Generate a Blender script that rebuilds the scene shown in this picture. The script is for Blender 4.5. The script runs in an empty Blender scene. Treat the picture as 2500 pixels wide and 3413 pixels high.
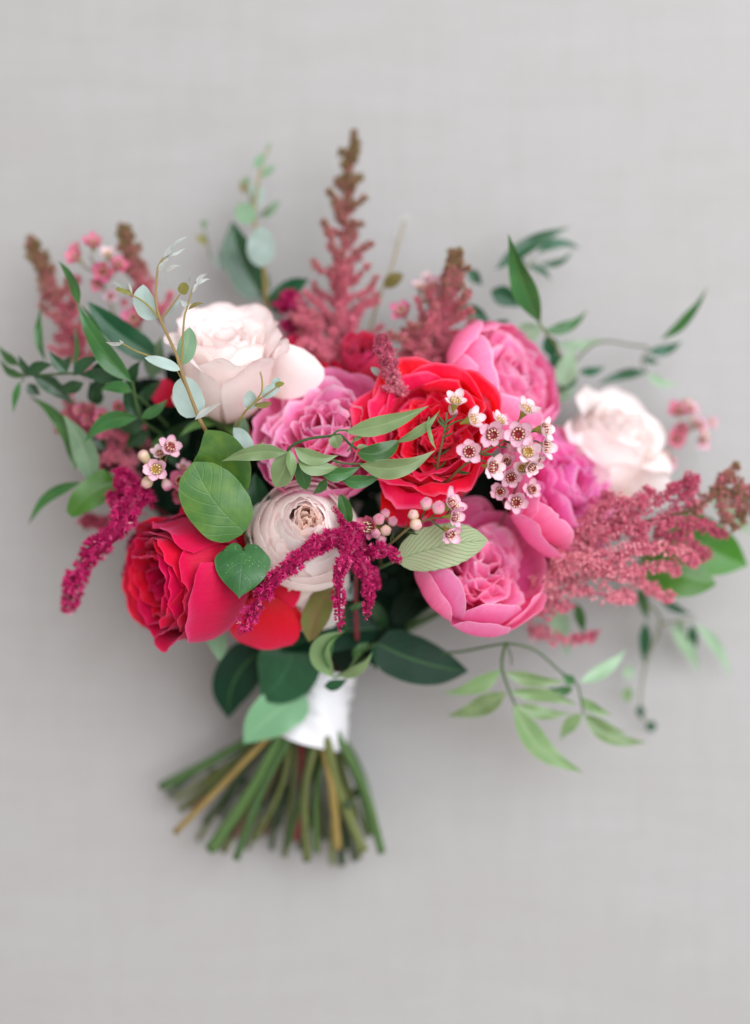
import bpy, math, random
import numpy as np
from mathutils import Vector, Matrix, Quaternion
sc = bpy.context.scene
COL = sc.collection
R = math.radians
# ---------------------------------------------------------------- camera, light, exposure
HC = 1.15                       # camera height above the linen (metres)
KW = 0.5208                     # frame width per metre of distance
cam_d = bpy.data.cameras.new('camera'); cam = bpy.data.objects.new('camera', cam_d); COL.objects.link(cam)
cam.location = (0, 0, HC); cam.rotation_euler = (0, 0, 0)
cam_d.sensor_fit = 'HORIZONTAL'; cam_d.sensor_width = 36; cam_d.lens = 36 / KW
cam_d.clip_start = .01; cam_d.clip_end = 50
cam_d.dof.use_dof = True; cam_d.dof.focus_distance = HC - .186
cam_d.dof.aperture_fstop = (cam_d.lens / 1000) / .047; cam_d.dof.aperture_blades = 0
sc.camera = cam
world = bpy.data.worlds.new('World'); sc.world = world; world.use_nodes = True
wb = world.node_tree.nodes['Background']; wb.inputs[0].default_value = (1, .93, .88, 1); wb.inputs[1].default_value = .56
def area(name, loc, target, size, power, col):
    d = bpy.data.lights.new(name, 'AREA'); d.shape = 'RECTANGLE'; d.size = size[0]; d.size_y = size[1]; d.energy = power; d.color = col
    o = bpy.data.objects.new(name, d); COL.objects.link(o); o.location = loc
    o.rotation_euler = (Vector(target) - Vector(loc)).to_track_quat('-Z', 'Y').to_euler()
    return o
area('window_light', (.95, .62, 1.95), (0, -.02, .05), (2.0, 2.2), 54, (.89, .955, 1))
sc.view_settings.view_transform = 'Standard'; sc.view_settings.look = 'None'; sc.view_settings.exposure = .58; sc.view_settings.gamma = 1
sc.render.use_high_quality_normals = True
sc.cycles.max_bounces = 16; sc.cycles.diffuse_bounces = 12; sc.cycles.transmission_bounces = 12
# ---------------------------------------------------------------- helpers
def P(px, py, z=.15):           # a point of the bouquet seen at photograph pixel (px, py), z metres above the linen
    s = KW * (HC - z) / 2500
    return Vector(((px - 1250) * s, (1706.5 - py) * s, z))
def M(px, z=.15): return px * KW * (HC - z) / 2500      # pixels to metres at height z
def mesh_np(name, V, F, uv=None, tone=None, smooth=True):
    V = np.asarray(V, dtype=np.float32); F = np.asarray(F, dtype=np.int32)
    me = bpy.data.meshes.new(name); n, k = F.shape
    me.vertices.add(len(V)); me.vertices.foreach_set('co', V.ravel())
    me.loops.add(n * k); me.loops.foreach_set('vertex_index', F.ravel())
    me.polygons.add(n); me.polygons.foreach_set('loop_start', np.arange(n, dtype=np.int32) * k)
    me.polygons.foreach_set('use_smooth', np.full(n, smooth))
    me.update(calc_edges=True)
    if uv is not None:
        l = me.uv_layers.new(name='UVMap'); l.data.foreach_set('uv', np.asarray(uv, dtype=np.float32)[F.ravel()].ravel())
    if tone is not None:
        at = me.attributes.new('tone', 'FLOAT', 'POINT'); at.data.foreach_set('value', np.asarray(tone, dtype=np.float32))
    return me
def obj(name, me, mat, parent=None, loc=None):
    o = bpy.data.objects.new(name, me); COL.objects.link(o)
    if mat is not None and not me.materials: me.materials.append(mat)
    if parent is not None: o.parent = parent
    if loc is not None: o.location = loc
    return o
def thing(name, label, cat, loc, group=None, rot=None):
    o = bpy.data.objects.new(name, None); COL.objects.link(o); o.location = loc; o.empty_display_size = .01
    if rot is not None: o.rotation_mode = 'QUATERNION'; o.rotation_quaternion = rot
    o['label'] = label; o['category'] = cat
    if group: o['group'] = group
    return o
def grid_faces(nv, nu, wrap=False):
    i = np.arange(nv - 1)[:, None]; j = np.arange(nu if wrap else nu - 1)[None, :]
    j2 = (j + 1) % nu
    return np.stack([i * nu + j, (i + 1) * nu + j, (i + 1) * nu + j2, i * nu + j2], -1).reshape(-1, 4)
def catmull(pts, n):
    p = np.array([list(q) for q in pts], float)
    if len(p) == 2: t = np.linspace(0, 1, n)[:, None]; return p[0] * (1 - t) + p[1] * t
    e = np.vstack([2 * p[0] - p[1], p, 2 * p[-1] - p[-2]])
    t = np.linspace(0, len(p) - 1 - 1e-6, n); k = t.astype(int); f = (t - k)[:, None]
    a, b, c, d = e[k], e[k + 1], e[k + 2], e[k + 3]
    return .5 * (2 * b + (c - a) * f + (2 * a - 5 * b + 4 * c - d) * f ** 2 + (3 * b - a - 3 * c + d) * f ** 3)
def frames(C):
    T = np.gradient(C, axis=0); T /= np.linalg.norm(T, axis=1)[:, None] + 1e-12
    N = np.zeros_like(T); up = np.array([0, 0, 1.]) if abs(T[0][2]) < .9 else np.array([1., 0, 0])
    for i, t in enumerate(T):
        n = up - t * up.dot(t); n /= np.linalg.norm(n) + 1e-12; N[i] = n; up = n
    return T, N, np.cross(N, T)
def tube_arrays(pts, r0, r1, n=14, k=7, cap=True):
    C = catmull(pts, n); T, N, S = frames(C)
    a = np.linspace(0, 2 * math.pi, k, endpoint=False)
    rr = np.interp(np.linspace(0, 1, n), np.linspace(0, 1, len(r0)) if hasattr(r0, '__len__') else [0, 1], r0 if hasattr(r0, '__len__') else [r0, r1])
    a = np.linspace(0, 2 * math.pi, k, endpoint=False)
    if cap: C = np.vstack([C[:1], C, C[-1:]]); N = np.vstack([N[:1], N, N[-1:]]); S = np.vstack([S[:1], S, S[-1:]]); rr = np.concatenate([[1e-6], rr, [1e-6]]); n += 2
    V = C[:, None, :] + rr[:, None, None] * (np.cos(a)[None, :, None] * N[:, None, :] + np.sin(a)[None, :, None] * S[:, None, :])
    uv = np.stack(np.meshgrid(np.linspace(0, 1, k), np.linspace(0, 1, n)), -1).reshape(-1, 2)
    return V.reshape(-1, 3), grid_faces(n, k, True)[:, ::-1], uv
def join(parts):
    Vs, Fs, Us, o = [], [], [], 0
    for V, F, U in parts: Vs.append(V); Fs.append(F + o); Us.append(U); o += len(V)
    return np.vstack(Vs), np.vstack(Fs), np.vstack(Us)
def tube(name, pts, r0, r1, mat, parent, n=14, k=7):
    o = Vector(parent.location) if parent is not None else Vector((0, 0, 0))
    C = [Vector(p) - o for p in pts]
    V, F, U = tube_arrays(C, r0, r1, n, k, False)
    me = mesh_np(name, V, F, U)
    return obj(name, me, mat, parent)
def ease(x, xs, ys):             # smooth interpolation through points
    xs = np.array(xs, float); ys = np.array(ys, float)
    x = np.clip(x, xs[0], xs[-1]); k = np.clip(np.searchsorted(xs, x, side='right') - 1, 0, len(xs) - 2)
    d = np.gradient(ys, xs); h = xs[k + 1] - xs[k]; t = (x - xs[k]) / h
    return (2*t**3-3*t**2+1)*ys[k] + (t**3-2*t**2+t)*h*d[k] + (-2*t**3+3*t**2)*ys[k+1] + (t**3-t**2)*h*d[k+1]
# ---------------------------------------------------------------- materials
def srgb(r, g, b):
    f = lambda c: (c / 255 / 12.92) if c / 255 <= .04045 else ((c / 255 + .055) / 1.055) ** 2.4
    return (f(r), f(g), f(b), 1)
class NT:
    def __init__(s, name):
        s.m = bpy.data.materials.new(name); s.m.use_nodes = True; s.t = s.m.node_tree; s.n = s.t.nodes
        s.b = s.n['Principled BSDF']; s.out = s.n['Material Output']
    def new(s, typ, **kw):
        n = s.n.new(typ)
        for k, v in kw.items(): setattr(n, k, v)
        return n
    def link(s, a, b): s.t.links.new(a, b)
    def math(s, op, a, b=None, c=None):
        n = s.new('ShaderNodeMath', operation=op)
        for i, x in enumerate((a, b, c)):
            if x is None: continue
            if isinstance(x, (int, float)): n.inputs[i].default_value = x
            else: s.link(x, n.inputs[i])
        return n.outputs[0]
    def mix(s, f, a, b, mode='MIX'):
        n = s.new('ShaderNodeMix', data_type='RGBA', blend_type=mode)
        for i, x in ((0, f), (6, a), (7, b)):
            if isinstance(x, (int, float)): n.inputs[i].default_value = x
            elif isinstance(x, tuple): n.inputs[i].default_value = x
            else: s.link(x, n.inputs[i])
        return n.outputs[2]
    def ramp(s, f, stops, interp='EASE'):
        n = s.new('ShaderNodeValToRGB'); n.color_ramp.interpolation = interp
        e = n.color_ramp.elements
        while len(e) < len(stops): e.new(.5)
        for el, (p, c) in zip(e, stops): el.position = p; el.color = c
        s.link(f, n.inputs[0]); return n.outputs[0]
    def noise(s, vec, scale, detail=3, rough=.5):
        n = s.new('ShaderNodeTexNoise'); n.inputs['Scale'].default_value = scale; n.inputs['Detail'].default_value = detail; n.inputs['Roughness'].default_value = rough
        if vec is not None: s.link(vec, n.inputs['Vector'])
        return n.outputs[0]
    def mapping(s, vec, scale):
        n = s.new('ShaderNodeMapping'); n.inputs['Scale'].default_value = scale; s.link(vec, n.inputs['Vector']); return n.outputs[0]
    def uv(s):
        tc = s.new('ShaderNodeTexCoord'); sp = s.new('ShaderNodeSeparateXYZ'); s.link(tc.outputs['UV'], sp.inputs[0])
        return tc, sp.outputs[0], sp.outputs[1]
    def bump(s, h, strength, dist=.001):
        n = s.new('ShaderNodeBump'); n.inputs['Strength'].default_value = strength; n.inputs['Distance'].default_value = dist
        s.link(h, n.inputs['Height']); s.link(n.outputs[0], s.b.inputs['Normal']); return n.outputs[0]
    def thin(s, col, amount):    # light passing through a thin petal or leaf
        t = s.new('ShaderNodeBsdfTranslucent'); s.link(col, t.inputs[0])
        x = s.new('ShaderNodeMixShader'); x.inputs[0].default_value = amount
        s.link(s.b.outputs[0], x.inputs[1]); s.link(t.outputs[0], x.inputs[2]); s.link(x.outputs[0], s.out.inputs[0])
def petal_mat(name, stops, edge, edge_w=.06, rough=.55, thin=.3, sheen=0, sheen_col=None, var=.25, spec=.3, streak=.9):
    m = NT(name); tc, u, v = m.uv()
    col = m.ramp(v, stops)
    nz = m.noise(m.mapping(tc.outputs['UV'], (9, 1.2, 1)), 2.2, 4)
    col = m.mix(m.math('MULTIPLY', m.math('SUBTRACT', nz, .35), var * 1.6), col, edge)
    ob = m.noise(tc.outputs['Object'], 60, 2)
    col = m.mix(m.math('MULTIPLY', ob, var * .6), col, stops[0][1])
    ed = m.math('MULTIPLY', m.math('GREATER_THAN', v, 0.0), m.ramp(v, [(1 - edge_w * 2, (0, 0, 0, 1)), (1, (1, 1, 1, 1))]))
    col = m.mix(m.math('MULTIPLY', ed, .75), col, edge)
    info = m.new('ShaderNodeObjectInfo')
    stv = m.noise(m.mapping(tc.outputs['UV'], (34, 1.6, 1)), 2.5, 3); col = m.mix(m.math('MULTIPLY', m.math('SUBTRACT', stv, .42), streak), col, stops[0][1])
    hs = m.new('ShaderNodeHueSaturation'); m.link(col, hs.inputs['Color'])
    m.link(m.math('MULTIPLY_ADD', info.outputs['Random'], .2, .92), hs.inputs['Value'])
    m.link(m.math('MULTIPLY_ADD', info.outputs['Random'], .016, .492), hs.inputs['Hue'])
    col = hs.outputs[0]
    m.link(col, m.b.inputs['Base Color']); m.b.inputs['Roughness'].default_value = rough; m.b.inputs['Specular IOR Level'].default_value = spec
    if sheen:
        m.b.inputs['Sheen Weight'].default_value = sheen; m.b.inputs['Sheen Roughness'].default_value = .45; m.b.inputs['Sheen Tint'].default_value = sheen_col
    vein = m.noise(m.mapping(tc.outputs['UV'], (26, 1.5, 1)), 2, 2)
    fine = m.noise(m.mapping(tc.outputs['UV'], (60, 3, 1)), 2, 3); crk = m.noise(tc.outputs['Object'], 130, 3)
    m.bump(m.math('ADD', m.math('ADD', vein, m.math('MULTIPLY', fine, .5)), m.math('MULTIPLY', crk, 1.2)), .42, .0009)
    m.thin(col, thin)
    return m.m
def leaf_mat(name, top, under, vein, rough=.4, spec=.5, thin=.22, veins=9, vein_amt=.5, side=.22, blotch=None, bump=.25, rim=.45, specks=False):
    m = NT(name); tc, u, v = m.uv()
    d = m.math('ABSOLUTE', m.math('SUBTRACT', u, .5))
    mid = m.ramp(d, [(0, (1, 1, 1, 1)), (.035, (0, 0, 0, 1))])
    ph = m.math('SUBTRACT', m.math('MULTIPLY', v, veins), m.math('MULTIPLY', d, veins * .8))
    fr = m.math('ABSOLUTE', m.math('SUBTRACT', m.math('FRACT', ph), .5))
    sv = m.ramp(fr, [(0, (1, 1, 1, 1)), (.12, (0, 0, 0, 1))])
    nz = m.noise(tc.outputs['Object'], 90, 4); nz2 = m.noise(tc.outputs['Object'], 700, 2)
    geo = m.new('ShaderNodeNewGeometry'); info = m.new('ShaderNodeObjectInfo')
    col = m.mix(geo.outputs['Backfacing'], top, under)
    hs = m.new('ShaderNodeHueSaturation'); m.link(col, hs.inputs['Color'])
    m.link(m.math('MULTIPLY_ADD', info.outputs['Random'], .5, .75), hs.inputs['Value'])
    m.link(m.math('MULTIPLY_ADD', info.outputs['Random'], .03, .485), hs.inputs['Hue'])
    col = hs.outputs[0]
    col = m.mix(m.math('MULTIPLY', m.math('SUBTRACT', nz, .4), 1.5), col, blotch or vein)
    if specks:
        vo = m.new('ShaderNodeTexVoronoi'); vo.inputs['Scale'].default_value = 420; m.link(tc.outputs['Object'], vo.inputs['Vector'])
        sp = m.math('MULTIPLY', m.math('LESS_THAN', vo.outputs['Distance'], .15), m.math('GREATER_THAN', m.noise(tc.outputs['Object'], 160, 2), .52)); col = m.mix(m.math('MULTIPLY', sp, .32), col, (.55, .62, .5, 1))
    col = m.mix(m.math('MULTIPLY', sv, side), col, vein)
    col = m.mix(m.math('MULTIPLY', mid, vein_amt), col, vein)
    rimf = m.ramp(d, [(.455, (0, 0, 0, 1)), (.5, (1, 1, 1, 1))]); col = m.mix(m.math('MULTIPLY', rimf, rim), col, vein)
    m.link(col, m.b.inputs['Base Color']); m.b.inputs['Roughness'].default_value = rough; m.b.inputs['Specular IOR Level'].default_value = spec
    h = m.math('ADD', m.math('MULTIPLY', m.math('ADD', sv, mid), -.6), m.math('MULTIPLY', nz2, .4))
    m.bump(h, bump, .0006); m.thin(col, thin)
    return m.m
def tone_mat(name, stops, rough=.6, thin=.2, glitter=None):
    m = NT(name); at = m.new('ShaderNodeAttribute', attribute_name='tone'); tc = m.new('ShaderNodeTexCoord')
    nz = m.noise(tc.outputs['Object'], 420, 2)
    f = m.math('ADD', at.outputs['Fac'], m.math('MULTIPLY', m.math('SUBTRACT', nz, .5), .5))
    col = m.ramp(f, stops)
    m.link(col, m.b.inputs['Base Color']); m.b.inputs['Roughness'].default_value = rough; m.b.inputs['Specular IOR Level'].default_value = .3
    m.thin(col, thin); return m.m
def stem_mat(name, c1, c2, rough=.5):
    m = NT(name); tc = m.new('ShaderNodeTexCoord'); nz = m.noise(m.mapping(tc.outputs['UV'], (6, 2, 1)), 3, 4)
    info = m.new('ShaderNodeObjectInfo')
    f = m.math('ADD', m.math('MULTIPLY', nz, 1.1), m.math('MULTIPLY_ADD', info.outputs['Random'], .5, -.4))
    col = m.mix(f, c1, c2); m.link(col, m.b.inputs['Base Color']); m.b.inputs['Roughness'].default_value = rough
    m.bump(m.noise(m.mapping(tc.outputs['UV'], (14, 3, 1)), 4, 4), .7, .0012); return m.m
def plain(name, c, rough=.5, spec=.4, var=.2, scale=300):
    m = NT(name); tc = m.new('ShaderNodeTexCoord'); nz = m.noise(tc.outputs['Object'], scale, 3)
    col = m.mix(m.math('MULTIPLY', nz, var * 2), c, tuple(x * .55 for x in c[:3]) + (1,))
    m.link(col, m.b.inputs['Base Color']); m.b.inputs['Roughness'].default_value = rough; m.b.inputs['Specular IOR Level'].default_value = spec
    return m.m
MT = {}
MT['blush'] = petal_mat('blush_petal', [(0, srgb(250, 236, 220)), (.4, srgb(251, 241, 238)), (1, srgb(253, 248, 248))], srgb(246, 216, 216), .03, .5, .46, .1, (1, .97, .97, 1), .08, .3, .25)
MT['blush_warm'] = petal_mat('warm_blush_petal', [(0, srgb(255, 214, 184)), (.35, srgb(254, 230, 216)), (1, srgb(254, 244, 238))], srgb(250, 214, 204), .04, .5, .56, .08, (1, .95, .92, 1), .15, .3, .3)
MT['red'] = petal_mat('crimson_petal', [(0, srgb(164, 0, 20)), (.5, srgb(196, 0, 38)), (1, srgb(212, 0, 62))], srgb(230, 40, 96), .03, .5, .24, .5, (1, .3, .62, 1), .12, .2, .8)
MT['scarlet'] = petal_mat('scarlet_petal', [(0, srgb(212, 0, 20)), (.5, srgb(240, 2, 40)), (1, srgb(246, 14, 74))], srgb(252, 110, 150), .035, .5, .46, .35, (1, .4, .65, 1), .12, .2, .6)
MT['hot'] = petal_mat('hot_pink_petal', [(0, srgb(190, 10, 50)), (.6, srgb(224, 20, 70)), (1, srgb(230, 60, 110))], srgb(232, 80, 130), .06, .5, .3, .25, (1, .5, .7, 1), .25)
MT['pink'] = petal_mat('peony_pink_petal', [(0, srgb(222, 6, 104)), (.3, srgb(240, 74, 160)), (1, srgb(248, 164, 214))], srgb(253, 222, 240), .06, .5, .5, .1, (1, .8, .95, 1), .2, .3, .7)
MT['pink_deep'] = petal_mat('peony_deep_petal', [(0, srgb(218, 4, 108)), (.35, srgb(236, 58, 166)), (1, srgb(244, 130, 206))], srgb(250, 196, 232), .05, .5, .5, .1, (1, .75, .95, 1), .2, .3, .7)
MT['pink_guard'] = petal_mat('peony_guard_petal', [(0, srgb(226, 30, 104)), (.45, srgb(242, 94, 166)), (1, srgb(248, 160, 208))], srgb(252, 208, 232), .025, .5, .42, .15, (1, .8, .95, 1), .25, .25, .9)
MT['wax'] = petal_mat('waxflower_petal', [(0, srgb(222, 130, 168)), (.3, srgb(246, 224, 232)), (1, srgb(248, 236, 238))], srgb(226, 168, 196), .1, .3, .3, 0, None, .15, .5)
MT['wax_pink'] = petal_mat('waxflower_pink_petal', [(0, srgb(206, 96, 146)), (.35, srgb(242, 204, 220)), (1, srgb(244, 214, 226))], srgb(212, 126, 172), .12, .3, .3, 0, None, .2, .5)
MT['wax_rose'] = petal_mat('waxflower_rose_petal', [(0, srgb(190, 60, 100)), (.4, srgb(222, 118, 152)), (1, srgb(228, 140, 168))], srgb(206, 90, 130), .12, .35, .3, 0, None, .25, .5)
MT['wax_cup'] = plain('waxflower_cup', srgb(140, 22, 44), .3, .6, .25)
MT['wax_cup_gold'] = plain('waxflower_gold_cup', srgb(178, 140, 60), .3, .6, .3)
MT['wax_calyx'] = plain('waxflower_calyx', srgb(158, 156, 74), .35, .5, .35)
MT['wax_anther'] = plain('waxflower_anther', srgb(236, 206, 176), .5, .3, .3)
MT['bud'] = petal_mat('waxflower_bud', [(0, srgb(190, 176, 110)), (.5, srgb(226, 186, 190)), (1, srgb(214, 140, 172))], srgb(190, 90, 140), .2, .18, .15, 0, None, .25, .7)
MT['bud_pale'] = petal_mat('waxflower_pale_bud', [(0, srgb(160, 166, 84)), (.5, srgb(216, 190, 160)), (1, srgb(226, 190, 186))], srgb(216, 156, 166), .2, .22, .15, 0, None, .3, .6)
MT['jasmine'] = leaf_mat('jasmine_leaf', srgb(104, 128, 82), srgb(136, 158, 112), srgb(154, 178, 126), .34, .5, .22, 8, .4, .05, srgb(128, 150, 104), .15)
MT['jasmine_mid'] = leaf_mat('jasmine_green_leaf', srgb(42, 90, 38), srgb(92, 130, 66), srgb(112, 152, 84), .3, .5, .2, 8, .35, .05, srgb(62, 108, 46), .2)
MT['jasmine_dark'] = leaf_mat('jasmine_dark_leaf', srgb(16, 58, 26), srgb(58, 100, 46), srgb(64, 106, 52), .28, .5, .16, 8, .3, .05, srgb(32, 78, 36), .2)
MT['jasmine_pale'] = leaf_mat('jasmine_pale_leaf', srgb(138, 164, 134), srgb(150, 176, 146), srgb(160, 184, 148), .4, .45, .26, 8, .3, .05, srgb(148, 174, 140), .12)
MT['salal'] = leaf_mat('salal_leaf', srgb(56, 94, 38), srgb(104, 142, 78), srgb(88, 124, 54), .36, .42, .14, 6, .1, .04, srgb(104, 134, 48), .25, .25)
MT['salal_heart'] = leaf_mat('salal_heart_leaf', srgb(32, 88, 42), srgb(110, 150, 90), srgb(92, 140, 82), .32, .5, .15, 6, .08, .04, srgb(62, 116, 56), .15, .3, True)
MT['salal_bright'] = leaf_mat('salal_bright_leaf', srgb(56, 108, 20), srgb(128, 172, 120), srgb(92, 138, 48), .35, .5, .22, 7, .2, .08, srgb(72, 124, 30), .2, .2)
MT['salal_dark'] = leaf_mat('salal_dark_leaf', srgb(6, 40, 24), srgb(60, 100, 64), srgb(64, 106, 56), .45, .16, .07, 7, .7, .08, srgb(10, 50, 30), .2, .15)
MT['salal_mid'] = leaf_mat('salal_mid_leaf', srgb(16, 70, 40), srgb(80, 126, 82), srgb(56, 106, 62), .34, .42, .13, 7, .4, .08, srgb(28, 86, 50), .2, .2)
MT['salal_grey'] = leaf_mat('salal_grey_leaf', srgb(104, 152, 112), srgb(90, 140, 94), srgb(150, 186, 146), .3, .5, .15, 7, .5, .1, srgb(112, 158, 120))
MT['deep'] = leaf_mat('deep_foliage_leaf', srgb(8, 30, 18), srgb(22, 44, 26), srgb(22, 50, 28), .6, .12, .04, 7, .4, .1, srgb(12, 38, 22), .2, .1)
MT['euc'] = leaf_mat('eucalyptus_leaf', srgb(146, 164, 158), srgb(158, 172, 162), srgb(170, 180, 158), .55, .25, .15, 5, .3, .06, srgb(168, 184, 180), .1)
MT['euc_green'] = leaf_mat('eucalyptus_green_leaf', srgb(104, 136, 106), srgb(128, 150, 120), srgb(150, 150, 110), .5, .3, .15, 5, .5, .1, srgb(124, 150, 120))
MT['euc_olive'] = leaf_mat('eucalyptus_olive_leaf', srgb(114, 112, 52), srgb(128, 118, 70), srgb(120, 84, 56), .5, .3, .15, 5, .5, .1, srgb(124, 106, 70))
MT['euc_silver'] = leaf_mat('eucalyptus_silver_leaf', srgb(176, 184, 180), srgb(150, 136, 130), srgb(120, 96, 92), .5, .3, .2, 5, .5, .1, srgb(146, 112, 106))
MT['amar_leaf'] = leaf_mat('amaranth_grey_leaf', srgb(138, 150, 114), srgb(140, 140, 116), srgb(104, 124, 80), .5, .35, .2, 12, .4, .75, srgb(158, 152, 128), .6)
MT['amar_rust'] = leaf_mat('amaranth_rust_leaf', srgb(104, 112, 56), srgb(132, 92, 74), srgb(140, 92, 78), .5, .35, .2, 12, .5, .5, srgb(136, 90, 70), .5)
MT['amaranth'] = tone_mat('amaranth_bract', [(0, srgb(140, 4, 64)), (.5, srgb(208, 32, 112)), (.85, srgb(232, 92, 156)), (1, srgb(244, 206, 206))], .45, .36)
MT['astilbe'] = tone_mat('astilbe_floret', [(0, srgb(246, 172, 192)), (.35, srgb(234, 134, 160)), (.62, srgb(212, 140, 142)), (.82, srgb(170, 128, 104)), (1, srgb(152, 142, 86))], .6, .44)
MT['astilbe_coral'] = tone_mat('astilbe_coral_floret', [(0, srgb(244, 182, 194)), (.3, srgb(226, 122, 150)), (.6, srgb(204, 92, 126)), (.85, srgb(158, 98, 90)), (1, srgb(140, 104, 78))], .6, .42)
MT['st_green'] = stem_mat('green_stem', srgb(40, 74, 32), srgb(88, 118, 58))
MT['st_olive'] = stem_mat('olive_stem', srgb(62, 72, 30), srgb(122, 128, 66))
MT['st_dark'] = stem_mat('dark_green_stem', srgb(28, 48, 26), srgb(60, 80, 44))
MT['st_tan'] = stem_mat('tan_stem', srgb(128, 104, 52), srgb(168, 150, 82))
MT['st_brown'] = stem_mat('brown_stem', srgb(84, 54, 40), srgb(124, 90, 66))
MT['st_red'] = stem_mat('red_stem', srgb(112, 16, 38), srgb(150, 44, 58))
MT['st_euc'] = stem_mat('eucalyptus_stem', srgb(146, 142, 66), srgb(150, 104, 84))
MT['st_wax'] = stem_mat('waxflower_stem', srgb(92, 78, 46), srgb(130, 114, 70))
MT['needle'] = plain('waxflower_needle', srgb(56, 84, 42), .45, .4, .3)
# ---------------------------------------------------------------- leaf, petal and flower builders
PROF = {
 'lance': ([0, .06, .2, .36, .55, .72, .86, .95, 1], [.04, .3, .8, 1, .86, .55, .25, .08, 0]),
 'oval': ([0, .05, .2, .45, .65, .82, .93, 1], [.05, .38, .82, 1, .93, .66, .34, 0]),
 'broad': ([0, .03, .12, .32, .55, .75, .9, 1], [.1, .5, .85, 1, .93, .66, .3, 0]),
 'heart': ([0, .06, .16, .32, .5, .68, .84, .93, 1], [.74, .9, 1, .98, .85, .6, .28, .08, 0]),
 'round': ([0, .04, .15, .4, .6, .8, .93, 1], [.15, .5, .83, 1, .98, .78, .45, .02]),
 'petal': ([0, .1, .35, .65, .85, .96, 1], [.3, .48, .82, 1, .9, .6, .25]),
 'blunt': ([0, .05, .3, .6, .85, .97, 1], [.2, .7, 1, .95, .62, .36, .25]),
}
def blade(C, width, prof, roll0=0, roll1=0, fold=.12, wave=.02, cup=0, serr=0, lobe=0, nu=9, nv=16, seed=0):
    """thin leaf along centre line C; u = +1 is the left side seen from above"""
    rg = np.random.RandomState(seed)
    C = catmull(C, nv); T, N, S = frames(C)
    N = np.array([0, 0, 1.]) - T * T[:, 2:3]; N /= np.linalg.norm(N, axis=1)[:, None] + 1e-9; S = np.cross(N, T)
    v = np.linspace(0, 1, nv); ro = np.radians(roll0 + (roll1 - roll0) * v)[:, None]
    N2 = N * np.cos(ro) + S * np.sin(ro); S2 = S * np.cos(ro) - N * np.sin(ro)
    u = np.linspace(-1, 1, nu); w = ease(v, *PROF[prof]) * width / 2
    if serr: w = w * (1 + serr * (np.abs(((v * 11) % 1) - .5) * 2 - .5) * (v > .08) * (v < .97))
    L = np.linalg.norm(np.diff(C, axis=0), axis=1).sum()
    ph = rg.rand(4) * 6.28
    n_off = (fold * np.abs(u)[None, :] * w[:, None] - cup * (np.abs(u)[None, :] ** 2) * w[:, None]
             + wave * L * (np.abs(u)[None, :] ** 1.5) * (np.sin(v * 9 + ph[0])[:, None] * (u > 0) + np.sin(v * 8 + ph[1])[:, None] * (u <= 0)) * np.sin(v * math.pi)[:, None])
    V = C[:, None] + (u[None, :] * w[:, None])[..., None] * S2[:, None] + n_off[..., None] * N2[:, None]
    if lobe:
        back = lobe * L * (np.sin(math.pi * np.abs(u) ** .9) ** .75)[None, :] * ((1 - v) ** 4)[:, None]
        V = V - back[..., None] * T[:, None]
    uv = np.stack(np.broadcast_arrays((u * .5 + .5)[None, :], v[:, None]), -1)
    return V.reshape(-1, 3), grid_faces(nv, nu), uv.reshape(-1, 2)
seedc = [0]
def line(x0, y0, x1, y1, z0, z1, bend=0, arch=0):
    a, b = P(x0, y0, z0), P(x1, y1, z1); d = Vector((x1 - x0, y1 - y0)); n = Vector((d.y, -d.x)).normalized()  # left of travel in image (y down)
    out = [a]
    for t in (.33, .67):
        k = 4 * t * (1 - t)
        out.append(P(x0 + d.x * t + n.x * bend * k, y0 + d.y * t + n.y * bend * k, z0 + (z1 - z0) * t + M(arch * k)))
    return out + [b]
def leaf(root, mat, x0, y0, x1, y1, w, bend=0, roll=0, z0=.15, z1=None, arch=0, twist=0, prof='lance', fold=.26, wave=.028, cup=0, serr=0, lobe=0, name='leaf', label=None, nu=9, nv=16):
    z1 = z0 if z1 is None else z1; seedc[0] += 1
    o = Vector(root.location)
    if prof == 'lance': w *= .88
    C = [p - o for p in line(x0, y0, x1, y1, z0, z1, bend, arch)]
    V, F, U = blade(C, M(w, (z0 + z1) / 2), prof, roll, roll + twist, fold, wave, cup, serr, lobe, nu, nv, seedc[0])
    ob = obj(name, mesh_np(name, V, F, U), MT[mat], root)
    if label: ob['label'] = label
    return ob
def pts(*a): return [P(x, y, z) for x, y, z in a]
def stem(root, a, r0, r1, mat, name='stem', n=20, k=7):
    return tube(name, pts(*a), M(r0), M(r1), MT[mat], root, n, k)
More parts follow.
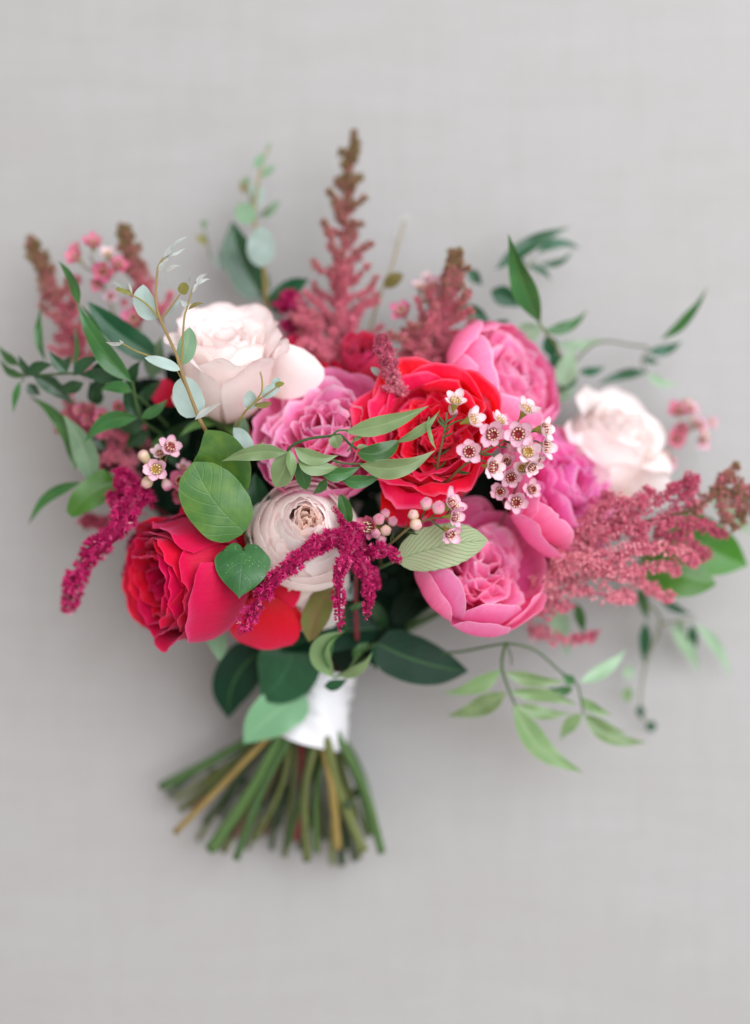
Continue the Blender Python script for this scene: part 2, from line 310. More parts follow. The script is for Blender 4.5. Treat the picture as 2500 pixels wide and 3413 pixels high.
def petal_arrays(L, W, angs=(60, 20, 0), r0=.003, z0=0, cup=1., tk=.3, ruf=0, rf=2.5, notch=0, curl=0, serr=0, rg=None, nu=11, nv=11, phi=0, wp=None, tp=3, rz=None, off=(0, 0)):
    rg = rg or np.random
    fv = np.linspace(0, 1, 41); a = np.radians(ease(fv, np.linspace(0, 1, len(angs)), angs))
    rr = r0 + np.concatenate([[0], np.cumsum(np.sin(a[:-1]))]) * L / 40; zz = z0 + np.concatenate([[0], np.cumsum(np.cos(a[:-1]))]) * L / 40
    if rz is not None:
        q = catmull([(p[0], 0, p[1]) for p in rz], 41); rr, zz = q[:, 0], q[:, 2]; g = np.gradient(q, axis=0); a = np.arctan2(g[:, 0], g[:, 2])
    u = np.linspace(-1, 1, nu); v = np.linspace(0, 1, nv)
    top = 1 - tk * np.abs(u) ** tp - notch * np.exp(-((u - rg.uniform(-.15, .15)) / .22) ** 2)
    if serr: top = top + serr * rg.uniform(-1, 1, nu)
    ve = v[:, None] * top[None, :]
    r = np.interp(ve, fv, rr); z = np.interp(ve, fv, zz); A = np.interp(ve, fv, a)
    w = W / 2 * (ease(ve, *(wp or ([0, .3, .62, .85, 1], [.28, .74, 1, .95, .78]))))
    s = u[None, :] * w; rc = np.maximum(np.maximum(r, .2 * W) * cup, W * .22)
    x = r - rc + rc * np.cos(s / rc); y = rc * np.sin(s / rc)
    p = rg.rand(3) * 6.28
    d = ruf * ve ** 2 * (np.sin(rf * math.pi * u + p[0]) + .6 * np.sin(rf * 2.1 * math.pi * u + p[1]) + .5 * np.sin(4 * ve + p[2]))
    d = d + curl * np.abs(u)[None, :] ** 3 * ve ** 2
    x = x + d * np.cos(A); z = z - d * np.sin(A)
    c, sn = math.cos(phi), math.sin(phi)
    V = np.stack([x * c - y * sn + off[0], x * sn + y * c + off[1], z], -1).reshape(-1, 3)
    uv = np.stack(np.broadcast_arrays((u * .5 + .5)[None, :], v[:, None]), -1).reshape(-1, 2)
    return V, grid_faces(nv, nu)[:, ::-1], uv
def add_petal(root, mat, name='petal', **kw):
    V, F, U = petal_arrays(**kw); return obj(name, mesh_np(name, V, F, U), MT[mat], root)
def axis_rot(ax, spin=0):
    return Vector(ax).normalized().to_track_quat('Z', 'Y') @ Quaternion((0, 0, 1), spin)
BIND = P(1095, 2300, .05)
def calyx(root, S, mat='st_green', sepals=5):
    t = np.linspace(0, 1, 8); r = S * np.array([.06, .09, .16, .2, .19, .15, .1, .02]); z = S * np.array([-.3, -.24, -.18, -.1, -.02, .03, .05, .06])
    a = np.linspace(0, 6.283, 12, endpoint=False)
    V = np.stack([r[:, None] * np.cos(a), r[:, None] * np.sin(a), np.broadcast_to(z[:, None], (8, 12))], -1).reshape(-1, 3)
    uv = np.stack(np.broadcast_arrays((a / 6.283)[None, :], t[:, None]), -1).reshape(-1, 2)
    obj('calyx', mesh_np('calyx', V, grid_faces(8, 12, True)[:, ::-1], uv), MT[mat], root)
    for i in range(sepals):
        add_petal(root, 'jasmine_mid', 'sepal', L=S * .7, W=S * .26, angs=[85, 80, 100, 130], r0=S * .12, z0=-.02 * S, tk=.2, nu=5, nv=8, phi=i * 6.283 / sepals + .4, wp=([0, .3, .7, 1], [.6, 1, .5, .05]))
    q = root.rotation_quaternion; inv = q.inverted(); base = Vector(root.location)
    C = [Vector((0, 0, -.2 * S)), Vector((0, 0, -.9 * S)), inv @ (base.lerp(BIND, .6) * 1 - base + Vector((0, 0, .0))), inv @ (BIND - base)]
    C[2] = inv @ (Vector((base.x * .4 + BIND.x * .6, base.y * .4 + BIND.y * .6, .045)) - base)
    V, F, U = tube_arrays(C, .0024, .0026, 16, 7, False)
    obj('stem', mesh_np('stem', V, F, U), MT['st_green'], root)
def flower(name, label, cat, px, py, z, ax, S, h, spin=0, group=None):
    """(px, py, z) is where the middle of the face is seen; h the depth of the bloom"""
    a = Vector(ax).normalized(); base = P(px, py, z) - a * h
    return thing(name, label, cat, base, group, axis_rot(a, spin))
GA = 2.39996
def rosette(root, S, H, mats, seed, n=40, hc=.62, flare=.1, ruf=.03, cover=1.9, quarter=.12, heart=.35, notch=.05, serr=.01, rim=.9, edge_drop=.12, bulge=1.08, t0=0, done=True):
    """rose of n petals in nested cups: S rim radius, H depth; hc height of the heart, the outermost petals drop and flare"""
    rg = np.random.RandomState(seed)
    for i in range(n):
        t = t0 + (1 - t0) * (i + .6) / n; rho = S * (.045 + .955 * t ** 1.05); hot = t < heart
        h = H * (hc + (1 - hc) * min(1, t / .6) ** 1.2) * rg.uniform(.95, 1.04) - H * edge_drop * max(0, (t - .6) / .4) ** 1.5
        fl = flare * S * (t ** 2.2) * rg.uniform(.5, 1.5); rm = max(rim, .8) if hot else rim if t < .75 else rim + (1 - rim) * (t - .75) / .25; off = (rg.normal() * quarter * S * (1 - t) , rg.normal() * quarter * S * (1 - t)) if t < .6 else (0, 0)
        k = rg.uniform(.72, 1.0) if hot else 1.
        rz = [(S * (.04 + .1 * t), 0), (rho * .72 * bulge + .03 * S * t, H * .16), (rho * bulge * (1.0 if t > .4 else .9), h * .52), (rho * (rm + bulge) / 2, h * .84), (rho * rm + fl, h)]
        add_petal(root, mats[0] if hot else mats[1] if t < .7 else mats[2], L=1, W=max(rho * cover * (1 - .22 * max(0, t - .55) / .45) * rg.uniform(.85, 1.15), .32 * S) * k, rz=rz, cup=rg.uniform(.5, .85) if hot else rg.uniform(.92, 1.1), tk=.2 + .1 * t, ruf=S * ruf * (1.3 if hot else 1), rf=rg.uniform(1.6, 3) if t < .6 else rg.uniform(1.1, 2),
                  notch=rg.uniform(-.02, notch), curl=S * .07 * t ** 2, serr=serr, rg=rg, phi=i * GA + rg.uniform(-.25, .25), nu=14, nv=13, off=off)
    if done: calyx(root, S)
def cup_rose(root, S, mat, seed, n=22, spread=1.):
    rg = np.random.RandomState(seed)
    for i in range(n):
        t = i / (n - 1)
        add_petal(root, mat, L=S * (1.35 + .3 * t), W=S * (.62 + .85 * t), angs=[24 + 48 * t, 8 + 10 * t, -6 + 14 * t * spread, rg.uniform(-12, 4) + 66 * t ** 1.5 * spread],
                  r0=S * (.04 + .12 * t), cup=1.05, tk=.26, ruf=S * (.018 + .04 * t), rf=rg.uniform(1.0, 2.0), curl=S * .14 * t, notch=rg.uniform(-.05, .04), serr=.008 * (.5 + t), rg=rg, phi=i * GA + rg.uniform(-.2, .2), nu=14, nv=14)
    calyx(root, S)
def guard(root, S, mat, phi, W=1.05, H=1.1, R_=1.05, lip=0., base=.12, notch=0., ruf=.012, serr=.006, seed=0, tk=.34):
    """one broad outer petal of a peony, standing at angle phi round the flower's axis"""
    rg = np.random.RandomState(seed)
    rz = [(S * base, S * -.02), (S * R_ * .62, S * .06), (S * R_ * .98, S * .4 * H), (S * R_ * (1.0 + lip * .3), S * .78 * H), (S * R_ * (.94 + lip), S * H)]
    return add_petal(root, mat, 'guard_petal', L=1, W=S * W, rz=rz, cup=rg.uniform(.9, 1.02), tk=tk, tp=2.4, ruf=S * ruf, rf=rg.uniform(1, 1.8), notch=notch, serr=serr, rg=rg, phi=phi, nu=15, nv=15)
def ring(root, S, mat, n, ph, open_dir, hi, lo, seed, W=1.2, R_=1.0, lip=-.1, notch=.03, ruf=.022, serr=.012, tk=.36):
    """ring of guard petals, tall (hi) away from open_dir and short (lo) towards it"""
    d = root.rotation_quaternion.inverted() @ Vector(open_dir); a0 = math.atan2(d.y, d.x); rg = random.Random(seed)
    for k in range(n):
        p = a0 + ph + k * 6.283 / n + rg.uniform(-.12, .12); f = .5 - .5 * math.cos(p - a0)
        h = lo + (hi - lo) * f
        guard(root, S, mat, p, W * rg.uniform(.9, 1.1), h * rg.uniform(.95, 1.05), R_ * (1 + .05 * (k % 2)), lip + .12 * (1 - f), notch=notch * rg.uniform(0, 1.6), ruf=ruf, serr=serr, seed=seed * 10 + k, tk=tk)
def peony(root, S, seed, mats=('pink', 'pink_guard'), n=27, dome=64, W=(.95, 1.55), ruf=(.06, .13), L=1.14, hole=0):
    rg = np.random.RandomState(seed)
    for i in range(n):
        t = (i + .5 + hole) / (n + hole); th = dome * t ** .62; tip = rg.uniform(-60, 40)
        add_petal(root, mats[0], L=S * (L - .14 * (1 - t)) * rg.uniform(.88, 1.1), W=S * rg.uniform(*W), angs=[th * 1.25 + 4, th, th * .75 + tip * .3, th * .7 + tip],
                  r0=S * .05, cup=rg.uniform(.4, 1.2), tk=.24, ruf=S * rg.uniform(*ruf), rf=rg.uniform(.9, 2.0), notch=rg.uniform(-.05, .2), serr=.014, rg=rg, phi=i * GA + rg.uniform(-.4, .4), nu=13, nv=12)
    calyx(root, S)
# --- waxflower: one flower with its five petals, shared meshes
def wax_meshes():
    out = {}
    rg = np.random.RandomState(5)
    pv = []
    for k in range(3):
        V, F, U = petal_arrays(L=.0066, W=.0094, angs=[78, 60, 34, 4 + 16 * k], r0=.0024, z0=0, cup=.55, tk=.4, tp=2.4, ruf=.0003, notch=.03 * k, rg=rg, nu=8, nv=8, wp=([0, .3, .62, .85, 1], [.5, .9, 1, .94, .74]))
        pv.append((V, F, U))
    a = np.linspace(0, 6.2832, 14, endpoint=False)
    def lathe(rz, name, seg=14, rip=0):
        r = np.array([q[0] for q in rz])[:, None] * (1 + rip * np.cos(a * 5)[None, :]); z = np.array([q[1] for q in rz])
        V = np.stack([r * np.cos(a), r * np.sin(a), np.broadcast_to(z[:, None], r.shape)], -1).reshape(-1, 3)
        t = np.linspace(0, 1, len(rz)); uv = np.stack(np.broadcast_arrays((a / 6.283)[None, :], t[:, None]), -1).reshape(-1, 2)
        return V, grid_faces(len(rz), seg, True)[:, ::-1], uv
    out['petal'] = pv
    out['cup'] = lathe([(.0031, .0009), (.0029, .0013), (.0024, .0004), (.0014, -.0008), (.0002, -.001)], 'cup')
    out['calyx'] = lathe([(.0006, -.008), (.0010, -.006), (.0021, -.003), (.0030, -.0004), (.0034, .0009)], 'calyx', rip=.06)
    parts = []
    for i in range(10):
        b = i * .6283; r = .0029; p = np.array([[math.cos(b) * r, math.sin(b) * r, .0012], [math.cos(b) * r * .85, math.sin(b) * r * .85, .0030 + .0006 * (i % 2)]])
        parts.append(tube_arrays(p, .00022, .00016, 3, 4, False))
        bb = lathe([(.00004, -.00045), (.00042, -.0002), (.00042, .0002), (.00004, .00045)], 'b'); parts.append((bb[0] + p[1], bb[1], bb[2]))
    parts.append(tube_arrays(np.array([[0, 0, -.001], [0, 0, .0034]]), .0003, .0002, 3, 5, False))
    out['stamens'] = join(parts)
    b = [(.0002, -.0062), (.0007, -.0056), (.0018, -.0036), (.0026, -.0012), (.0028, .0006), (.0024, .0020), (.0014, .0029), (.0002, .0032)]
    out['bud'] = lathe(b, 'bud', rip=.07)
    return out
WAX = wax_meshes(); WM = {}
def wax_me(kind, mat, k=0):
    key = (kind, mat, k)
    if key not in WM:
        V, F, U = WAX[kind][k] if kind == 'petal' else WAX[kind]
        me = mesh_np('waxflower_' + kind, V, F, U); me.materials.append(MT[mat]); WM[key] = me
    return WM[key]
def waxflower(root, px, py, z, ax, size, pm='wax', cup='wax_cup', seed=0, drop=()):
    rg = random.Random(seed * 7 + int(px)); s = M(size, z) / .0165 * rg.uniform(.88, 1.12)
    f = obj('flower', wax_me('cup', cup), None, root, P(px, py, z) - Vector(root.location))
    f.rotation_mode = 'QUATERNION'; f.rotation_quaternion = axis_rot(ax, rg.uniform(0, 6)); f.scale = (s, s, s)
    c = obj('calyx', wax_me('calyx', 'wax_calyx'), None, f); st = obj('stamens', wax_me('stamens', 'wax_anther'), None, f)
    for i in range(5):
        if i in drop: continue
        p = obj('petal', wax_me('petal', pm, rg.randrange(3)), None, f); p.rotation_euler = (0, 0, i * 1.2566 + rg.uniform(-.08, .08)); k = rg.uniform(.92, 1.06); p.scale = (k * rg.uniform(.9, 1.08), k * rg.uniform(.88, 1.1), rg.uniform(.5, 1.5))
    return f
def waxbud(root, px, py, z, ax, size, mat='bud'):
    s = M(size, z) / .0056
    f = obj('bud', wax_me('bud', mat), None, root, P(px, py, z) - Vector(root.location))
    f.rotation_mode = 'QUATERNION'; f.rotation_quaternion = axis_rot(ax); f.scale = (s, s, s); return f
def needles(root, path, n, length, seed, z_spread=1):
    rg = random.Random(seed); C = catmull(path, 40); T = np.gradient(C, axis=0); o = Vector(root.location)
    for i in range(n):
        k = rg.randrange(3, 37); t = Vector(T[k]).normalized(); b = Vector(C[k])
        side = t.cross(Vector((0, 0, 1))).normalized() * rg.choice((-1, 1)); d = (t * .8 + side * rg.uniform(.4, .9) + Vector((0, 0, rg.uniform(-.3, .5)))).normalized() * M(length) * rg.uniform(.6, 1.1)
        V, F, U = tube_arrays([b - o, b + d * .5 + side * .0006 - o, b + d - o], [.0005, .00075, .0001], None, 6, 5, False)
        obj('needle_leaf', mesh_np('needle_leaf', V, F, U), MT['needle'], root)
# --- spiky masses (amaranth bracts, astilbe florets): triangles merged into one mesh per strand
BIP = np.array([[1, 0, -.15], [-.5, .866, -.15], [-.5, -.866, -.15], [0, 0, 1], [0, 0, -.4]])
BIPF = np.array([[0, 1, 3], [1, 2, 3], [2, 0, 3], [1, 0, 4], [2, 1, 4], [0, 2, 4]])
def spikes(pos, dirs, length, width, tone, rg):
    n = len(pos); d = dirs / (np.linalg.norm(dirs, axis=1)[:, None] + 1e-9)
    h = rg.normal(size=(n, 3)); a = np.cross(d, h); a /= np.linalg.norm(a, axis=1)[:, None] + 1e-9; b = np.cross(d, a)
    V = pos[:, None] + width[:, None, None] * (BIP[None, :, 0:1] * a[:, None] + BIP[None, :, 1:2] * b[:, None]) + (length[:, None] * BIP[None, :, 2])[..., None] * d[:, None]
    F = (BIPF[None] + (np.arange(n) * 5)[:, None, None]).reshape(-1, 3)
    t = np.repeat(tone, 5)
    return V.reshape(-1, 3), F, t
def tassel(root, path, rad, seed, dens=1., taper=.75, pale=.03):
    """amaranth strand: clusters of pointed bracts round a core"""
    rg = np.random.RandomState(seed); o = np.array(root.location)
    C = catmull(path, 80) - o; L = np.linalg.norm(np.diff(C, axis=0), axis=1).sum(); T, N, S = frames(C)
    n = int(L / rad * 26 * dens); k = rg.randint(0, 80, n); f = k / 79
    rr = rad * (1 - (1 - taper) * f) * np.clip((1.02 - f) * 9, .25, 1); rr = rr * (1 + .16 * np.sin(f * L / rad * 2.2 + seed))
    a = rg.uniform(0, 6.283, n); D = np.cos(a)[:, None] * N[k] + np.sin(a)[:, None] * S[k]
    c = C[k] + D * (rr * .62)[:, None] + T[k] * rg.uniform(-.3, .3, n)[:, None] * rad
    m = 12; pos = np.repeat(c, m, 0); dd = np.repeat(D + .25 * T[k], m, 0) + rg.normal(size=(n * m, 3)) * .75
    rs = np.repeat(rr, m)
    tone = np.clip(np.repeat(rg.uniform(.15, .7, n), m) + rg.uniform(-.15, .2, n * m), 0, .9)
    tone = np.where(np.repeat(rg.rand(n) < pale, m) & (rg.rand(n * m) < .25), 1.0, tone)
    V, F, t = spikes(pos, dd, rs * rg.uniform(.3, .58, n * m), rs * rg.uniform(.08, .12, n * m), tone, rg)
    core = tube_arrays(C[::8], [rad * .66, rad * .62 * (.5 + taper / 2), rad * .5 * taper, .1 * rad], None, 24, 9, True)
    F4 = core[1]; tri = np.vstack([F4[:, [0, 1, 2]], F4[:, [0, 2, 3]]]); tri = tri[(tri[:, 0] != tri[:, 1]) & (tri[:, 1] != tri[:, 2]) & (tri[:, 0] != tri[:, 2])]
    V2 = np.vstack([V, core[0]]); F2 = np.vstack([F, tri + len(V)]); t2 = np.concatenate([t, np.full(len(core[0]), .12)])
    return obj('tassel', mesh_np('tassel', V2, F2, None, t2, False), MT['amaranth'], root)
def floret_spray(root, path, rad, seed, tone0, tone1, mat='astilbe', dens=1., taper=.55, name='branch', fl=1.):
    """one side branch of an astilbe plume, furred with small florets"""
    rg = np.random.RandomState(seed); o = np.array(root.location)
    C = catmull(path, 50) - o; wv = np.linspace(0, 1, 50)[:, None]; C = C + rad * .55 * (np.sin(wv * rg.uniform(5, 9, 3) + rg.uniform(0, 6, 3)) - np.sin(rg.uniform(0, 6, 3)) * 0) * np.minimum(1, wv * 3); L = np.linalg.norm(np.diff(C, axis=0), axis=1).sum(); T, N, S = frames(C)
    n = max(8, int(L / rad * 22 * dens)); k = rg.randint(2, 50, n); f = k / 49
    rr = rad * (1 - (1 - taper) * f) * (1 + .32 * np.sin(f * L / rad * 2.1 + seed * 1.7) + .2 * np.sin(f * L / rad * 4.7 + seed))
    a = rg.uniform(0, 6.283, n); D = np.cos(a)[:, None] * N[k] + np.sin(a)[:, None] * S[k]
    c = C[k] + D * (rr * rg.uniform(.2, 1.0, n))[:, None]
    m = 10; pos = np.repeat(c, m, 0); dd = np.repeat(D + .35 * T[k], m, 0) * .8 + rg.normal(size=(n * m, 3)) * .8
    base = .0030 * fl
    tone = np.repeat(tone0 + (tone1 - tone0) * f + rg.uniform(-.18, .18, n), m) + rg.uniform(-.12, .12, n * m)
    V, F, t = spikes(pos, dd, base * rg.uniform(.5, 1.05, n * m), base * rg.uniform(.1, .19, n * m), np.clip(tone, 0, 1), rg)
    core = tube_arrays(C[::7], [.0009 * fl, .0006 * fl, .0004 * fl], None, 12, 5, True)
    F4 = core[1]; tri = np.vstack([F4[:, [0, 1, 2]], F4[:, [0, 2, 3]]]); tri = tri[(tri[:, 0] != tri[:, 1]) & (tri[:, 1] != tri[:, 2]) & (tri[:, 0] != tri[:, 2])]
    V2 = np.vstack([V, core[0]]); F2 = np.vstack([F, tri + len(V)]); t2 = np.concatenate([t, np.full(len(core[0]), .6)])
    return obj(name, mesh_np(name, V2, F2, None, t2, False), MT[mat], root)
def plume(label, tip, base, mid, n, lens, rad, seed, z, tones=(.2, .95), mat='astilbe', group=None, fl=1., up=42, dens=1., start=.05):
    """upright astilbe: stem from base to tip with branches whose length in pixels follows lens (base to tip)"""
    rg = random.Random(seed); zt, zm, zb = z
    path = pts((*base, zb), (*mid, zm), (*tip, zt))
    t = thing('astilbe_plume', label, 'astilbe', path[0], group)
    tube('stem', path, M(7), M(3), MT['st_brown'], t, 20, 6)
    C = catmull(path, 101); T = np.gradient(C, axis=0)
    floret_spray(t, [Vector(C[i]) for i in (70, 78, 86, 93, 100)], M(rad * 1.1), seed, tones[0] + (tones[1] - tones[0]) * .8, tones[1], mat, dens, .6, 'tip_spike', fl)
    for i in range(n):
        f = start + (1 - start) * (i + .5) / n * .95; k = int(f * 100); d = Vector(T[k]).normalized(); b = Vector(C[k])
        az = i * 2.4 + rg.uniform(-.4, .4); sd = d.cross(Vector((0, 0, 1))).normalized()
        lat = sd * math.cos(az) + Vector((0, 0, 1)) * math.sin(az) * .7
        ln = M(float(np.interp(f, np.linspace(0, 1, len(lens)), lens))) * rg.uniform(.8, 1.15)
        e = b + (lat * math.cos(R(up)) + d * math.sin(R(up))).normalized() * ln
        e = e + d * ln * rg.uniform(-.08, .2); mdl = b.lerp(e, .5) - d * ln * rg.uniform(.0, .14) - Vector((0, 0, ln * .04))
        tone = tones[0] + (tones[1] - tones[0]) * f
        floret_spray(t, [b, mdl, e], M(rad) * (.8 + .3 * (1 - f)), seed * 100 + i, tone - .05, min(1, tone + .2), mat, dens, .6, 'branch', fl)
    return t
# ---------------------------------------------------------------- the linen the bouquet lies on
def linen():
    m = NT('linen'); tc = m.new('ShaderNodeTexCoord'); g = tc.outputs['Object']
    st = m.noise(m.mapping(g, (5, 34, 1)), 2.2, 5, .6); st2 = m.noise(m.mapping(g, (34, 5, 1)), 2.2, 4, .6)
    bl = m.noise(m.mapping(g, (2, 5, 1)), 2.5, 5, .65)
    wv = m.noise(m.mapping(g, (300, 1400, 1)), 1, 2); wh = m.noise(m.mapping(g, (1400, 300, 1)), 1, 2)
    col = m.mix(m.math('MULTIPLY', st, .7), srgb(156, 154, 154), srgb(168, 166, 167))
    col = m.mix(m.math('MULTIPLY', m.math("SUBTRACT", st2, .4), .65), col, srgb(150, 147, 145))
    col = m.mix(m.math('MULTIPLY', m.math('SUBTRACT', bl, .4), .9), col, srgb(150, 146, 142))
    gr = m.math('ADD', wv, wh)
    col = m.mix(m.math('MULTIPLY', m.math('SUBTRACT', gr, .85), .5), col, srgb(126, 119, 114))
    m.link(col, m.b.inputs['Base Color']); m.b.inputs['Roughness'].default_value = .85; m.b.inputs['Specular IOR Level'].default_value = .15
    m.bump(m.math('ADD', gr, m.math('MULTIPLY', st, .6)), .35, .0006)
    n = 60; x = np.linspace(-1.1, 1.1, n); X, Y = np.meshgrid(x, x)
    Z = -.0012 * (np.sin(X * 5 + 1) * np.sin(Y * 7) + 1) * (1 + .3 * np.sin(X * 11))
    V = np.stack([X, Y, Z], -1).reshape(-1, 3)
    o = obj('ground', mesh_np('linen_cloth', V, grid_faces(n, n)[:, ::-1]), m.m); o['kind'] = 'structure'; o['label'] = 'pale grey woven linen cloth lying flat under the bouquet'
linen()
# ---------------------------------------------------------------- cut stems and the ribbon round them
def ribbon():
    a, b = P(1098, 2215, .05), P(1020, 2460, .046)
    t = thing('ribbon_wrap', 'white satin ribbon wound round the stems as a handle', 'ribbon', a)
    m = NT('satin'); tc, u, v = m.uv(); nz = m.noise(m.mapping(tc.outputs['UV'], (2.5, 14, 1)), 2, 4)
    m.b.inputs['Base Color'].default_value = srgb(206, 205, 209); m.b.inputs['Roughness'].default_value = .42; m.b.inputs['Sheen Weight'].default_value = .2
    m.bump(nz, .14, .002); MT['satin'] = m.m
    ax = (b - a); L = ax.length; q = ax.to_track_quat('Z', 'Y'); n, k = 9, 40
    ph = np.linspace(0, 6.2832, k, endpoint=False)
    for i, (s0, s1) in enumerate(((0, .32), (.2, .52), (.4, .74), (.62, 1.0))):
        vv = np.linspace(0, 1, n); rg = np.random.RandomState(i + 3)
        rad = .0198 + .0092 * (s0 + (s1 - s0) * vv) + .0005 * i
        tilt = .0016 * np.sin(ph + i * 1.1)
        fold = .0007 * np.sin(ph * 6 + i * 2 + vv[:, None] * 4) + .0008 * np.sin(ph * 3 + vv[:, None] * 5 + i)
        rr = rad[:, None] + fold; rr[-1] -= .0008; rr[0] -= .0006
        zz = ((s0 + (s1 - s0) * vv) * L)[:, None] + tilt[None, :]
        V = np.stack([rr * np.cos(ph) * 1.03, rr * np.sin(ph) * .96, np.broadcast_to(zz, rr.shape)], -1).reshape(-1, 3)
        V = np.array([list(q @ Vector(p)) for p in V])
        uv = np.stack(np.broadcast_arrays((ph / 6.2832)[None, :], vv[:, None]), -1).reshape(-1, 2)
        obj('ribbon_turn', mesh_np('ribbon_turn', V, grid_faces(n, k, True)[:, ::-1], uv), MT['satin'], t)
ribbon()
ST = [  # end x, y, start x, r px, material, end z, label
 (536, 2623, 905, 19, 'st_green', .030, 'green cut stem reaching highest on the outer side away from the flowers'),
 (582, 2666, 915, 15, 'st_olive', .016, None), (634, 2690, 925, 15, 'st_brown', .009, None),
 (582, 2776, 935, 16, 'st_tan', .058, 'long straw yellow cut stem lying slantwise over the others'),
 (660, 2799, 945, 15, 'st_olive', .012, None), (700, 2832, 960, 25, 'st_green', .05, 'thickest bright green cut stem, beside the straw yellow one'),
 (742, 2836, 968, 18, 'st_olive', .024, None), (787, 2862, 990, 19, 'st_green', .056, 'long mid green cut stem ending below the thickest green one'),
 (780, 2790, 975, 19, 'st_brown', .03, 'rusty brown cut stem between two thick green stems'), (826, 2829, 985, 13, 'st_olive', .012, None),
 (884, 2781, 1000, 16, 'st_brown', .012, None), (948, 2853, 1000, 15, 'st_olive', .03, None), (985, 2800, 1015, 17, 'st_red', .03, 'dark red cut stem deep in the middle of the fan'),
 (925, 2760, 1003, 14, 'st_dark', .014, None), (960, 2820, 1040, 16, 'st_green', .04, None), (1023, 2868, 1062, 16, 'st_olive', .052, None),
 (1060, 2841, 1070, 14, 'st_olive', .02, None), (1030, 2760, 1055, 16, 'st_dark', .014, None), (1108, 2880, 1075, 17, 'st_olive', .03, None), (1140, 2882, 1085, 18, 'st_dark', .022, None),
 (1126, 2828, 1068, 16, 'st_tan', .052, 'tan woody cut stem with a dark joint'), (1199, 2862, 1105, 15, 'st_olive', .03, None), (1211, 2838, 1080, 19, 'st_olive', .058, 'long olive cut stem crossing over the tan one'),
 (1272, 2841, 1110, 16, 'st_green', .048, 'outermost green cut stem on the ribbon side with the bright face'), (1240, 2700, 1120, 13, 'st_green', .016, None), (1235, 2780, 1100, 15, 'st_green', .03, None),
 (1176, 2740, 1090, 16, 'st_dark', .012, None), (870, 2700, 975, 17, 'st_dark', .018, None), (735, 2720, 940, 17, 'st_dark', .014, None), (820, 2760, 962, 15, 'st_dark', .012, None),
 (1075, 2790, 1045, 17, 'st_dark', .01, None), (690, 2650, 920, 18, 'st_dark', .022, None), (1050, 2840, 1092, 14, 'st_green', .045, None),
 (600, 2700, 912, 14, 'st_olive', .02, None), (680, 2740, 930, 14, 'st_dark', .02, None), (765, 2790, 950, 14, 'st_olive', .016, None), (850, 2800, 985, 13, 'st_olive', .04, None), (905, 2830, 1005, 13, 'st_dark', .022, None), (1000, 2830, 1048, 14, 'st_dark', .02, None),
 (1085, 2800, 1060, 13, 'st_dark', .018, None), (1160, 2830, 1098, 14, 'st_olive', .02, None), (1225, 2790, 1112, 13, 'st_olive', .02, None), (560, 2650, 908, 13, 'st_dark', .02, None), (720, 2780, 948, 13, 'st_dark', .03, None), (1180, 2870, 1096, 13, 'st_dark', .03, None)]
for i, (x, y, x0, r, m, z, lab) in enumerate(ST):
    rg = random.Random(i); r *= .8 * rg.uniform(.8, 1.22); a = P(x0, 2415, .032 + .62 * z); up = P(1250 - (x0 - 1030) * .7 - 160, 2200, .055 - .3 * z); e = P(x, y, z)
    t = thing('cut_stem', lab or {'st_olive': 'olive green', 'st_dark': 'dark green', 'st_green': 'mid green', 'st_brown': 'thin brown'}[m] + ' cut stem among others fanning below the white ribbon', 'stem', a, 'cut stems fanning out below the ribbon')
    mid = a.lerp(e, .5) + Vector((rg.uniform(-.006, .006), 0, rg.uniform(-.003, .005)))
    o = Vector(a); V, F, U = tube_arrays([p - o for p in (up, a, mid, e)], [M(r * .8), M(r * .95), M(r), M(r * 1.0), M(r * 1.04)], None, 26, 9, True)
    V[:-9] += (np.random.RandomState(i).normal(size=(len(V) - 9, 3)) * .00012)
    obj('stalk', mesh_np('stalk', V, F, U), MT[m], t)
    if i % 3 == 1 or 'joint' in (lab or ''):
        nd = a.lerp(e, .62 if i != 20 else .72); d = (e - a).normalized()
        V, F, U = tube_arrays([nd - d * .003 - o, nd - o, nd + d * .003 - o], [M(r * 1.0), M(r * 1.18), M(r * 1.0)], None, 7, 9, False)
        obj('node', mesh_np('node', V, F, U), MT['st_dark'], t)
# ---------------------------------------------------------------- dark leaves deep in the bouquet
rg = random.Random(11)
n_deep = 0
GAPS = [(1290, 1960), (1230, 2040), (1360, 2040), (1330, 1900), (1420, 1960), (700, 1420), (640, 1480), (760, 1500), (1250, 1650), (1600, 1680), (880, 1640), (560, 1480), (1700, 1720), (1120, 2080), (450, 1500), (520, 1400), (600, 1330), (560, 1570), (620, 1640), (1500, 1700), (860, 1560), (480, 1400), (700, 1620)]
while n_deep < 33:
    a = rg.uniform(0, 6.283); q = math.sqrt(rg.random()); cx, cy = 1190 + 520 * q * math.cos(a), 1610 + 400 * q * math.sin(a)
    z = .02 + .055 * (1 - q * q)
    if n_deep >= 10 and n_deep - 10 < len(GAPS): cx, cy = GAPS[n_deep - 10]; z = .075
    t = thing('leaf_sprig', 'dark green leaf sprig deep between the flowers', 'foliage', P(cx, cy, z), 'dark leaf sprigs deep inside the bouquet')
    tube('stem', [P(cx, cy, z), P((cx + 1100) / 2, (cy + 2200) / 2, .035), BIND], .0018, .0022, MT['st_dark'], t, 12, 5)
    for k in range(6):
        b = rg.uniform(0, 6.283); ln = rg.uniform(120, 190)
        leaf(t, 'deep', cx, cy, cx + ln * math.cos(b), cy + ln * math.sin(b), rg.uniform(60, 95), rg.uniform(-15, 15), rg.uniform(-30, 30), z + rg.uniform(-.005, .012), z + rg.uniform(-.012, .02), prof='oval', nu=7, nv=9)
    n_deep += 1
